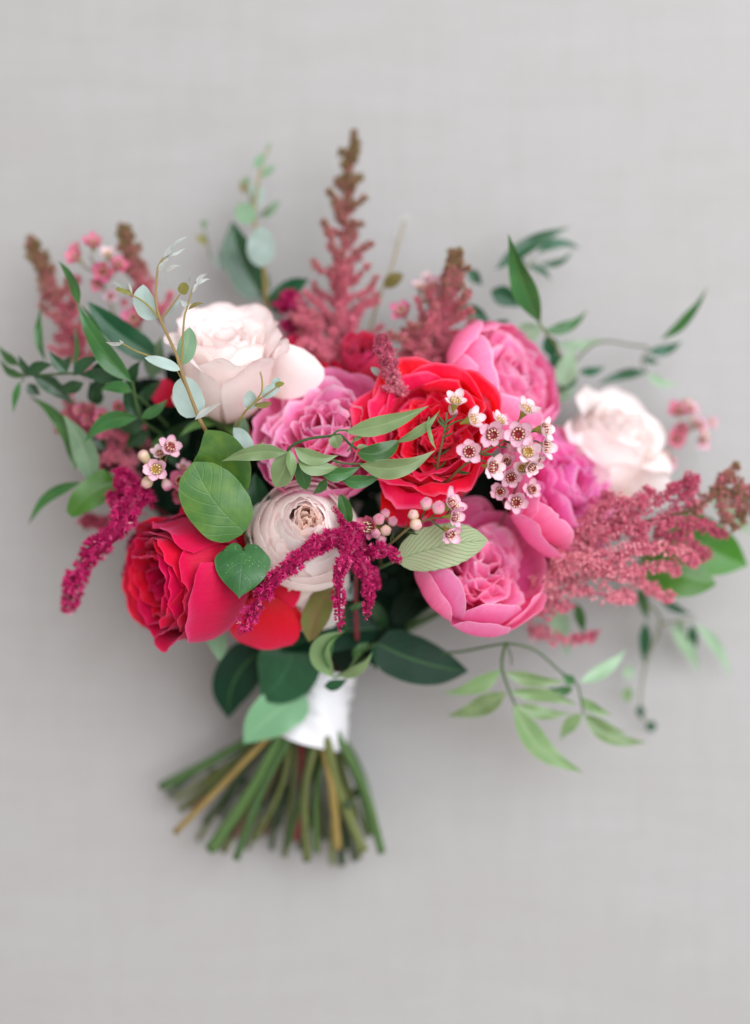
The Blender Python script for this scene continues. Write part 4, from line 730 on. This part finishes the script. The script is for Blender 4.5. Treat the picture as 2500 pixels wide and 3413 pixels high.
for q in [('euc', 868, 890, 872, 752, 92, 0, 0, .065, .068, 4), ('euc_green', 842, 740, 792, 680, 70, 0, 0, .055, .055, 4), ('euc', 775, 880, 728, 840, 66, 8, 0, .045, .04), ('euc', 760, 850, 745, 800, 40, 0, 0, .045, .04), ('euc_green', 878, 725, 930, 670, 30, 0, 0, .045, .04), ('euc_green', 825, 615, 815, 590, 30, 0, 0, .045, .045), ('euc_green', 850, 560, 880, 512, 32, 0, 0, .045, .042), ('euc_green', 872, 590, 915, 550, 26, 0, 0, .045, .042), ('euc_olive', 815, 645, 805, 600, 22, 0, 0, .045, .045), ('euc', 855, 690, 872, 620, 36, 0, 0, .045, .045),
          ('euc_olive', 690, 810, 655, 785, 26, 0, 0, .05, .05), ('euc_green', 690, 755, 672, 735, 22, 0, 0, .05, .05), ('euc', 840, 660, 850, 610, 26, 0, 0, .045, .045), ('euc_green', 890, 500, 900, 475, 14, 0, 0, .04, .04)]:
    leaf(E3, *q, prof='oval', fold=.06)
stem(E3, [(700, 860, .05), (690, 800, .05), (672, 735, .05)], 3, 2, 'st_olive', 'twig')
E4 = thing('eucalyptus_sprig', 'thin bare eucalyptus twig with one olive leaf beside the tall astilbe', 'eucalyptus', P(1240, 1060, .06), 'eucalyptus sprigs')
stem(E4, [(1225, 1130, .06), (1265, 990, .065), (1305, 890, .06), (1330, 800, .055), (1352, 725, .05)], 5, 2.5, 'st_tan')
for q in [('euc_olive', 1280, 955, 1345, 915, 44, 2, 0, .075, .08, 3, 0, 'round'), ('euc_silver', 1330, 800, 1365, 775, 12, 0, 0, .055, .055), ('euc_silver', 1345, 750, 1360, 715, 14, 0, 0, .05, .05), ('euc_silver', 1320, 830, 1310, 790, 10, 0, 0, .055, .05), ('euc_silver', 1340, 760, 1338, 722, 10, 0, 0, .05, .05)]:
    leaf(E4, *q[:11], prof='oval')
E5 = thing('eucalyptus_sprig', 'few grey eucalyptus leaves in the shade behind the magenta tassels', 'eucalyptus', P(1165, 1950, .12), 'eucalyptus sprigs')
stem(E5, [(1170, 2090, .08), (1165, 1985, .115), (1200, 1900, .13)], 4, 2.5, 'st_dark')
for q in [('euc', 1158, 2000, 1180, 1940, 46, 0, 0, .115, .12), ('jasmine_dark', 1230, 2000, 1290, 2090, 44, 0, 0, .10, .09), ('jasmine_mid', 1165, 2030, 1215, 2010, 20, 0, 0, .12, .12), ('euc', 1272, 1250, 1235, 1225, 24, 0, 0, .15, .155), ('jasmine_dark', 1140, 1990, 1155, 2110, 24, 0, 20, .12, .1)]:
    leaf(E5, *q, prof='oval')
# ---------------------------------------------------------------- amaranth
A1 = thing('amaranth_spray', 'magenta amaranth with thick tassels hanging over the blush rose and ribbon side', 'amaranth', P(1200, 1850, .155), 'magenta amaranth')
stem(A1, [(1190, 2130, .10), (1185, 2000, .12), (1190, 1850, .16)], 8, 7, 'st_red')
tassel(A1, pts((1150, 1795, .182), (1085, 1798, .186), (1000, 1860, .188), (915, 1930, .184), (845, 2030, .178), (800, 2112, .17)), M(38), 1, 1., .8)
tassel(A1, pts((1185, 1750, .186), (1172, 1790, .19), (1150, 1850, .19), (1128, 1930, .186), (1130, 2020, .182), (1132, 2105, .176)), M(32), 2, 1., .65)
tassel(A1, pts((1185, 1850, .18), (1215, 1900, .186), (1228, 1980, .184), (1220, 2065, .178)), M(31), 3, 1., .6)
tassel(A1, pts((1225, 1850, .176), (1262, 1832, .184), (1305, 1840, .184), (1332, 1876, .178)), M(31), 4, 1., .6)
tassel(A1, pts((1145, 1750, .176), (1130, 1715, .18), (1108, 1690, .178)), M(15), 5, 1., .5)
tassel(A1, pts((1240, 1890, .16), (1255, 1930, .155), (1258, 1965, .15)), M(18), 6, 1., .7)
tassel(A1, pts((1200, 1760, .165), (1200, 1850, .168), (1185, 1900, .16)), M(24), 7, 1., .9)
A2 = thing('amaranth_spray', 'magenta amaranth tassel dangling over bare linen beside the crimson rose', 'amaranth', P(430, 1660, .13), 'magenta amaranth')
stem(A2, [(560, 1720, .09), (500, 1680, .12), (440, 1640, .14)], 7, 6, 'st_red')
tassel(A2, pts((470, 1640, .148), (430, 1690, .152), (385, 1770, .148), (320, 1830, .14), (268, 1900, .132), (240, 1980, .126), (226, 2050, .12)), M(47), 8, 1., .85)
tassel(A2, pts((400, 1600, .135), (440, 1620, .142), (490, 1700, .14)), M(52), 9, 1., .8)
tassel(A2, pts((380, 1650, .13), (400, 1700, .135), (430, 1740, .13)), M(46), 10, 1., .8)
tassel(A2, pts((470, 1780, .10), (445, 1850, .105), (440, 1950, .105), (470, 2040, .10), (500, 2080, .09)), M(34), 11, 1., .7)
A3 = thing('amaranth_spray', 'dark magenta amaranth tucked behind the blush white rose', 'amaranth', P(1000, 1010, .07), 'magenta amaranth')
stem(A3, [(1010, 1120, .06), (1000, 1050, .07), (985, 1000, .08)], 6, 5, 'st_red')
tassel(A3, pts((935, 1020, .07), (985, 1000, .078), (1010, 1060, .07)), M(40), 12, 1., .9); tassel(A3, pts((950, 1100, .07), (1000, 1080, .07), (1040, 1150, .065)), M(34), 13, 1., .8)
# ---------------------------------------------------------------- astilbe
G = 'astilbe plumes'
plume('tall pink astilbe spire with a brown tip rising highest of all', (1172, 440), (1130, 1240), (1140, 900), 40, (165, 180, 165, 135, 105, 78, 54, 36), 16, 1, (.055, .08, .07), (.0, .95), group=G, up=34, dens=.85, fl=.92)
plume('brown tipped astilbe leaning out at the outer edge beside the dark vine', (98, 800), (290, 1260), (195, 1000), 26, (115, 95, 70, 44, 28), 18, 2, (.06, .075, .07), (.2, .9), group=G)
plume('narrow astilbe tip behind the sharp eucalyptus sprig', (408, 748), (540, 1080), (455, 900), 20, (90, 66, 44, 32, 24), 16, 3, (.065, .075, .07), (.2, .95), group=G)
plume('short brownish astilbe between the scarlet rose bud and upper peony', (1520, 830), (1400, 1250), (1500, 1000), 30, (160, 150, 110, 66, 36, 26), 15, 4, (.10, .105, .09), (.2, .85), group=G, dens=.8)
plume('small sharp pale pink astilbe tip in front of the hot pink bud', (1268, 1122), (1330, 1330), (1290, 1200), 16, (36, 32, 26, 20), 17, 5, (.165, .172, .15), (.1, .55), 'astilbe_coral', group=G, fl=.9)
plume('pink astilbe among the dark vine leaves above the magenta tassel', (200, 1380), (480, 1560), (340, 1440), 18, (110, 100, 80, 50), 27, 6, (.09, .09, .085), (.0, .45), group=G, up=20)
plume('faded coral astilbe below the dark vine leaves', (270, 1500), (520, 1560), (400, 1500), 12, (90, 80, 50), 27, 7, (.08, .08, .075), (.0, .4), 'astilbe_coral', group=G, up=15)
plume('low astilbe tip poking out above the magenta tassel', (284, 1732), (430, 1770), (350, 1745), 8, (30, 24, 20), 20, 8, (.08, .085, .08), (.1, .5), 'astilbe_coral', group=G)
plume('dusty pink astilbe filling in behind the scarlet rose', (1375, 1085), (1440, 1330), (1400, 1200), 22, (120, 120, 90, 60), 20, 9, (.10, .10, .09), (.1, .6), group=G, up=20)
plume('pale pink astilbe low between the blush white rose and tall spire', (1010, 1040), (1090, 1260), (1060, 1150), 18, (100, 90, 70, 40), 20, 10, (.085, .09, .085), (.0, .4), group=G, up=24)
C_ = thing('astilbe_plume', 'big coral astilbe fanning out beside the cupped peony', 'astilbe', P(1800, 1900, .11), G)
BR = [((1790, 1900, .11), (1950, 1800, .13), (2120, 1740, .135), (2290, 1735, .13), (2400, 1800, .115), (0, .6)), ((1850, 1870, .12), (1990, 1720, .135), (2090, 1680, .135), (2170, 1612, .13), (.1, .4)), ((2040, 1760, .13), (2140, 1690, .135), (2250, 1640, .13), (2320, 1590, .12), (.2, .6)), ((2300, 1690, .13), (2300, 1630, .13), (2318, 1590, .125), (.3, .6)),
      ((1800, 1930, .12), (1960, 1850, .14), (2130, 1830, .14), (2260, 1860, .13), (2315, 1868, .125), (0, .2)), ((2180, 1760, .12), (2270, 1800, .125), (2345, 1840, .115), (.3, .6)), ((1790, 1960, .12), (1900, 1880, .135), (2030, 1860, .14), (2150, 1800, .14), (0, .3)), ((1790, 1950, .11), (1930, 1920, .12), (2080, 1940, .125), (2180, 1955, .12), (2258, 1980, .115), (0, .15)),
      ((1780, 2000, .11), (1900, 1970, .12), (2020, 1970, .125), (2090, 1990, .12), (2128, 2018, .115), (0, .1)), ((1770, 1980, .12), (1850, 1900, .13), (1930, 1850, .13), (2020, 1830, .13), (0, .3)), ((1770, 2040, .10), (1830, 2010, .11), (1920, 2010, .11), (.1, .3)), ((1760, 2100, .085), (1830, 2110, .085), (1920, 2120, .08), (1988, 2140, .075), (.1, .4)), ((1780, 1960, .1), (1800, 2010, .11), (1830, 2030, .11), (.1, .3)),
      ((1900, 1830, .12), (1990, 1780, .13), (2070, 1760, .13), (0, .3)), ((2060, 1720, .13), (2120, 1780, .13), (2190, 1830, .125), (.1, .3)), ((1940, 1780, .12), (2010, 1750, .125), (2060, 1700, .13), (.1, .3)), ((1830, 1900, .125), (1960, 1890, .135), (2080, 1890, .135), (2200, 1900, .13), (2250, 1915, .12), (.0, .2)), ((1900, 1800, .125), (1970, 1720, .13), (2030, 1660, .13), (.1, .4)), ((2200, 1740, .125), (2260, 1690, .13), (2290, 1650, .13), (.2, .5)), ((1780, 1930, .1), (1860, 1950, .105), (1960, 1960, .11), (.1, .3))]
tube('stem', pts((1700, 2000, .07), (1800, 1900, .11), (2050, 1770, .13), (2300, 1700, .13), (2400, 1650, .12), (2520, 1670, .11)), M(9), M(5), MT['st_brown'], C_, 24, 6)
for i, b in enumerate(BR):
    floret_spray(C_, pts(*b[:-1]), M(31), 300 + i, b[-1][0], b[-1][1], 'astilbe_coral', 1.0, .6, 'branch', 1.15)
for i, b in enumerate([((2310, 1700, .13), (2360, 1670, .125), (2400, 1620, .12)), ((2390, 1640, .12), (2410, 1590, .12), (2468, 1560, .115)), ((2380, 1640, .12), (2440, 1650, .115), (2520, 1650, .11)), ((2400, 1670, .12), (2430, 1720, .115), (2440, 1772, .11)), ((2440, 1660, .115), (2470, 1700, .11), (2478, 1745, .105)), ((2470, 1640, .115), (2500, 1620, .11), (2530, 1640, .11)), ((2400, 1610, .12), (2440, 1600, .12), (2450, 1640, .115)), ((2490, 1670, .11), (2510, 1710, .11), (2530, 1740, .105))]):
    floret_spray(C_, pts(*b), M(22), 340 + i, .6, .85, 'astilbe', .9, .7, 'branch', 1.1)
# ---------------------------------------------------------------- waxflower sprigs
G = 'waxflower sprigs'
W1 = thing('waxflower_sprig', 'sharp white and pink waxflower sprig over the scarlet rose', 'waxflower', P(1447, 1646, .15), G)
stem(W1, [(1440, 1720, .12), (1447, 1646, .15), (1460, 1540, .18), (1475, 1470, .19), (1485, 1420, .192), (1490, 1375, .192)], 5, 3.5, 'st_wax'); stem(W1, [(1450, 1648, .15), (1510, 1585, .175), (1560, 1540, .19), (1620, 1500, .195), (1680, 1470, .195), (1700, 1440, .195), (1730, 1400, .195)], 5, 3, 'st_wax', 'twig')
for a in ([(1485, 1425, .192), (1520, 1405, .193), (1550, 1398, .193)], [(1600, 1512, .193), (1610, 1480, .194), (1625, 1455, .195)], [(1560, 1540, .19), (1600, 1535, .19), (1622, 1540, .19)], [(1680, 1470, .195), (1720, 1480, .194), (1745, 1490, .192)], [(1700, 1450, .194), (1770, 1440, .194), (1800, 1432, .194)], [(1745, 1490, .192), (1780, 1470, .19), (1812, 1482, .19)]):
    stem(W1, a, 3, 2.4, 'st_green', 'twig')
for q in [(1518, 1338, .197, (.15, .75, .65), 84, 'wax', 'wax_cup_gold'), (1572, 1398, .197, (.75, .25, .6), 76, 'wax', 'wax_cup_gold'), (1640, 1446, .197, (.15, -.25, .95), 82, 'wax_pink', 'wax_cup'), (1664, 1404, .194, (.5, .7, .5), 66, 'wax', 'wax_cup_gold'), (1752, 1366, .198, (.35, .6, .7), 86, 'wax', 'wax_cup_gold'), (1728, 1446, .199, (-.1, -.1, 1), 94, 'wax_pink', 'wax_cup'), (1812, 1430, .196, (.8, .05, .6), 84, 'wax', 'wax_cup'), (1564, 1506, .198, (-.05, 0, 1), 92, 'wax_pink', 'wax_cup'), (1642, 1556, .196, (.6, -.1, .75), 78, 'wax', 'wax_cup'), (1758, 1508, .196, (.1, .2, .95), 88, 'wax', 'wax_cup_gold'),
          (1814, 1488, .192, (.85, -.1, .5), 72, 'wax', 'wax_cup'), (1772, 1556, .19, (.4, -.5, .7), 72, 'wax', 'wax_cup'), (1790, 1530, .188, (.6, -.4, .7), 60, 'wax_pink', 'wax_cup')]:
    waxflower(W1, *q[:4], q[4] * 1.24, *q[5:])
waxbud(W1, 1706, 1490, .192, (0, -.5, .8), 40, 'bud'); waxbud(W1, 1510, 1372, .188, (.3, -.6, .5), 30, 'bud')
needles(W1, pts((1447, 1646, .15), (1475, 1470, .19), (1490, 1375, .192)), 12, 48, 1); needles(W1, pts((1450, 1648, .15), (1560, 1540, .19), (1680, 1470, .195)), 10, 52, 2); needles(W1, pts((1470, 1660, .14), (1510, 1650, .15), (1550, 1635, .15)), 14, 26, 9)
W2 = thing('waxflower_sprig', 'pink waxflower cups in half shade between the two lower peonies', 'waxflower', P(1690, 1720, .13), G)
stem(W2, [(1640, 1800, .10), (1690, 1700, .135), (1730, 1600, .16), (1745, 1560, .165)], 4, 3, 'st_wax')
for q in [(1703, 1592, .17, (0, -.2, 1), 78, 'wax_pink', 'wax_cup'), (1668, 1638, .165, (-.2, -.1, .95), 70, 'wax_pink', 'wax_cup'), (1720, 1672, .165, (0, -.2, .95), 88, 'wax_pink', 'wax_cup'), (1772, 1632, .162, (.3, .1, .9), 78, 'wax_pink', 'wax_cup'), (1742, 1562, .178, (-.3, .3, .9), 76, 'wax', 'wax_cup_gold'), (1690, 1540, .17, (-.3, .4, .8), 70, 'wax_pink', 'wax_cup')]:
    waxflower(W2, *q[:4], q[4] * 1.14, *q[5:])
stem(W2, [(1690, 1700, .135), (1672, 1660, .15), (1668, 1638, .16)], 3, 2, 'st_wax', 'twig'); stem(W2, [(1710, 1650, .145), (1750, 1650, .15), (1770, 1635, .157)], 3, 2, 'st_wax', 'twig')
W3 = thing('waxflower_sprig', 'waxflower sprig with pearly buds lying over the pale serrated leaf', 'waxflower', P(1310, 1810, .165), G)
stem(W3, [(1250, 1850, .14), (1310, 1805, .172), (1370, 1755, .185), (1430, 1730, .19), (1480, 1725, .192)], 5, 3, 'st_wax')
for a in ([(1370, 1755, .185), (1378, 1735, .188), (1378, 1722, .19)], [(1400, 1742, .187), (1412, 1710, .19), (1420, 1690, .192)], [(1430, 1730, .19), (1450, 1712, .192), (1460, 1700, .193)], [(1430, 1730, .19), (1470, 1760, .19), (1490, 1775, .19)], [(1480, 1725, .192), (1500, 1700, .19)]):
    stem(W3, a, 3, 2.6, 'st_green', 'twig')
for q in [(1504, 1682, .196, (.75, .45, .55), 88, 'wax_pink', 'wax_cup'), (1512, 1722, .197, (.8, .0, .6), 80, 'wax_pink', 'wax_cup'), (1500, 1778, .196, (.45, -.5, .72), 84, 'wax_pink', 'wax_cup')]:
    waxflower(W3, *q[:4], q[4] * 1.15, *q[5:])
for q in [(1421, 1678, .197, (.1, .5, .85), 40, 'bud'), (1462, 1692, .199, (.1, .3, .95), 46, 'bud'), (1378, 1717, .196, (-.1, .4, .9), 37, 'bud_pale'), (1386, 1748, .197, (.3, -.2, .9), 40, 'bud_pale')]: waxbud(W3, *q)
needles(W3, pts((1250, 1850, .14), (1310, 1805, .172), (1400, 1742, .187)), 12, 40, 3)
W4 = thing('waxflower_sprig', 'shaded waxflower sprig of one cup and small pink buds beside the blush rose', 'waxflower', P(1255, 1790, .14), G)
stem(W4, [(1270, 1880, .11), (1262, 1800, .145), (1270, 1750, .16)], 4, 3, 'st_wax')
for q in [(1232, 1757, .168, (-.65, .05, .75), 100, 'wax_rose', 'wax_cup')]: waxflower(W4, *q)
for q in [(1284, 1712, .165, (.1, .4, .9), 32, 'bud'), (1308, 1738, .165, (.2, .3, .9), 34, 'bud'), (1285, 1768, .168, (.2, 0, 1), 38, 'bud_pale'), (1271, 1797, .165, (.1, -.3, .9), 34, 'bud'), (1252, 1778, .17, (0, -.1, 1), 34, 'bud'), (1262, 1732, .168, (.1, .3, .9), 40, 'bud')]: waxbud(W4, *q)
W5 = thing('waxflower_sprig', 'pink waxflower sprig with one cup facing out beside the big sunlit leaf', 'waxflower', P(545, 1600, .13), G)
stem(W5, [(640, 1720, .09), (590, 1640, .125), (545, 1580, .15), (560, 1500, .16)], 4, 3, 'st_wax')
for q in [(522, 1563, .172, (-.05, -.1, 1), 98, 'wax_pink', 'wax_cup_gold'), (566, 1492, .165, (.4, .35, .8), 84, 'wax_pink', 'wax_cup'), (532, 1512, .158, (0, .6, .7), 66, 'wax', 'wax_cup'), (600, 1606, .14, (.1, .2, .9), 76, 'wax_rose', 'wax_cup'), (610, 1560, .135, (.4, .5, .7), 60, 'wax_pink', 'wax_cup'), (600, 1650, .13, (.2, -.3, .9), 62, 'wax_rose', 'wax_cup')]:
    waxflower(W5, *q[:4], q[4] * 1.12, *q[5:])
for q in [(480, 1520, .16, (-.4, .7, .4), 38, 'bud_pale'), (490, 1608, .162, (-.3, -.6, .6), 38, 'bud_pale'), (556, 1618, .16, (.3, -.6, .6), 34, 'bud')]: waxbud(W5, *q)
W6 = thing('waxflower_sprig', 'blurred rose pink waxflowers standing between the two brown astilbe tips', 'waxflower', P(350, 1080, .07), G)
stem(W6, [(420, 1180, .07), (370, 1020, .075), (330, 920, .075), (300, 850, .075)], 5, 3, 'st_wax'); stem(W6, [(345, 950, .075), (390, 900, .075)], 4, 3, 'st_wax', 'twig'); stem(W6, [(330, 920, .075), (270, 880, .075)], 4, 3, 'st_wax', 'twig')
for q in [(310, 812, .085, (.1, .6, .7), 80, 'wax_rose', 'wax_cup'), (255, 860, .085, (-.4, .3, .8), 80, 'wax_rose', 'wax_cup'), (345, 905, .085, (0, -.2, 1), 84, 'wax_rose', 'wax_cup'), (392, 885, .08, (.4, .4, .8), 80, 'wax_rose', 'wax_cup'), (360, 848, .078, (0, .7, .6), 60, 'wax', 'wax_cup_gold'), (255, 830, .075, (-.5, .6, .6), 60, 'wax_rose', 'wax_cup'), (370, 985, .075, (.2, -.2, .9), 60, 'wax_pink', 'wax_cup'), (258, 935, .07, (-.3, -.2, .9), 56, 'wax_rose', 'wax_cup'), (325, 945, .08, (-.2, -.5, .8), 60, 'wax_rose', 'wax_cup'), (412, 1010, .07, (.5, 0, .8), 40, 'wax_rose', 'wax_cup')]:
    waxflower(W6, *q)
W7 = thing('waxflower_sprig', 'far blurred waxflower sprig beyond the soft blush rose', 'waxflower', P(2260, 1500, .04), G)
stem(W7, [(2160, 1660, .04), (2230, 1500, .045), (2290, 1400, .045)], 5, 3, 'st_olive'); stem(W7, [(2250, 1460, .045), (2330, 1420, .045)], 4, 3, 'st_olive', 'twig')
for q in [(2262, 1372, .05, (-.2, .5, .8), 80, 'wax_rose', 'wax_cup'), (2300, 1365, .05, (.3, .5, .8), 74, 'wax_pink', 'wax_cup'), (2330, 1420, .05, (.5, 0, .8), 84, 'wax_pink', 'wax_cup'), (2270, 1430, .05, (-.2, -.2, .9), 70, 'wax_rose', 'wax_cup'), (2255, 1462, .05, (0, -.2, .9), 70, 'wax_rose', 'wax_cup'), (2340, 1470, .045, (.3, -.3, .8), 70, 'wax_pink', 'wax_cup'), (2230, 1540, .045, (.3, -.3, .8), 66, 'wax_pink', 'wax_cup_gold'), (2370, 1410, .04, (.6, .2, .7), 56, 'wax_pink', 'wax_cup_gold')]:
    waxflower(W7, *q)
for q in [(2290, 1340, 26), (2215, 1515, 30), (2350, 1450, 26), (2310, 1400, 26)]: waxbud(W7, q[0], q[1], .05, (0, .3, .8), q[2], 'bud_pale')
W8 = thing('waxflower_sprig', 'blurred pale waxflowers above the brownish astilbe near the upper peony', 'waxflower', P(1400, 1080, .07), G)
stem(W8, [(1370, 1180, .08), (1400, 1060, .085), (1410, 990, .085)], 5, 3, 'st_wax'); stem(W8, [(1400, 1060, .085), (1450, 1000, .085)], 4, 3, 'st_wax', 'twig')
for q in [(1340, 1040, .09, (-.3, .4, .8), 96, 'wax_rose', 'wax_cup'), (1400, 960, .08, (-.1, .7, .6), 76, 'wax', 'wax_cup_gold'), (1450, 955, .085, (.2, .6, .7), 84, 'wax_pink', 'wax_cup'), (1475, 975, .08, (.5, .4, .7), 70, 'wax_pink', 'wax_cup'), (1425, 930, .075, (0, .8, .5), 60, 'wax', 'wax_cup_gold'), (1440, 1055, .085, (0, -.2, .9), 64, 'wax_rose', 'wax_cup')]:
    waxflower(W8, *q)
waxbud(W8, 1432, 997, .092, (0, .2, .9), 42, 'bud_pale'); waxbud(W8, 1472, 1005, .09, (.3, .2, .9), 34, 'bud')
W9 = thing('waxflower_sprig', 'dusky pink waxflowers low among the dark vine leaves', 'waxflower', P(360, 1420, .1), G)
stem(W9, [(480, 1500, .09), (400, 1430, .10), (340, 1400, .105)], 4, 3, 'st_wax')
for q in [(338, 1388, .115, (0, .1, 1), 74, 'wax_rose', 'wax_cup'), (392, 1358, .11, (.3, .3, .9), 56, 'wax_rose', 'wax_cup'), (330, 1432, .11, (0, -.3, .9), 60, 'wax_rose', 'wax_cup'), (262, 1370, .105, (-.3, .2, .9), 50, 'wax_rose', 'wax_cup'), (290, 1400, .105, (-.2, 0, .9), 50, 'wax_rose', 'wax_cup'), (420, 1370, .105, (.3, .1, .9), 44, 'wax_rose', 'wax_cup'), (238, 1312, .10, (0, .1, .9), 40, 'wax_pink', 'wax_cup')]:
    waxflower(W9, *q)
W10 = thing('waxflower_sprig', 'hot pink bud half hidden under the dark pointed leaf', 'waxflower', P(450, 1070, .07), G)
stem(W10, [(520, 1180, .07), (470, 1110, .075), (450, 1075, .08)], 4, 3, 'st_wax')
waxflower(W10, 452, 1068, .085, (-.2, .3, .9), 110, 'wax_rose', 'wax_cup')
print('triangles', sum(len(o.data.loop_triangles) or sum(len(p.vertices) - 2 for p in o.data.polygons) for o in sc.objects if o.type == 'MESH'))
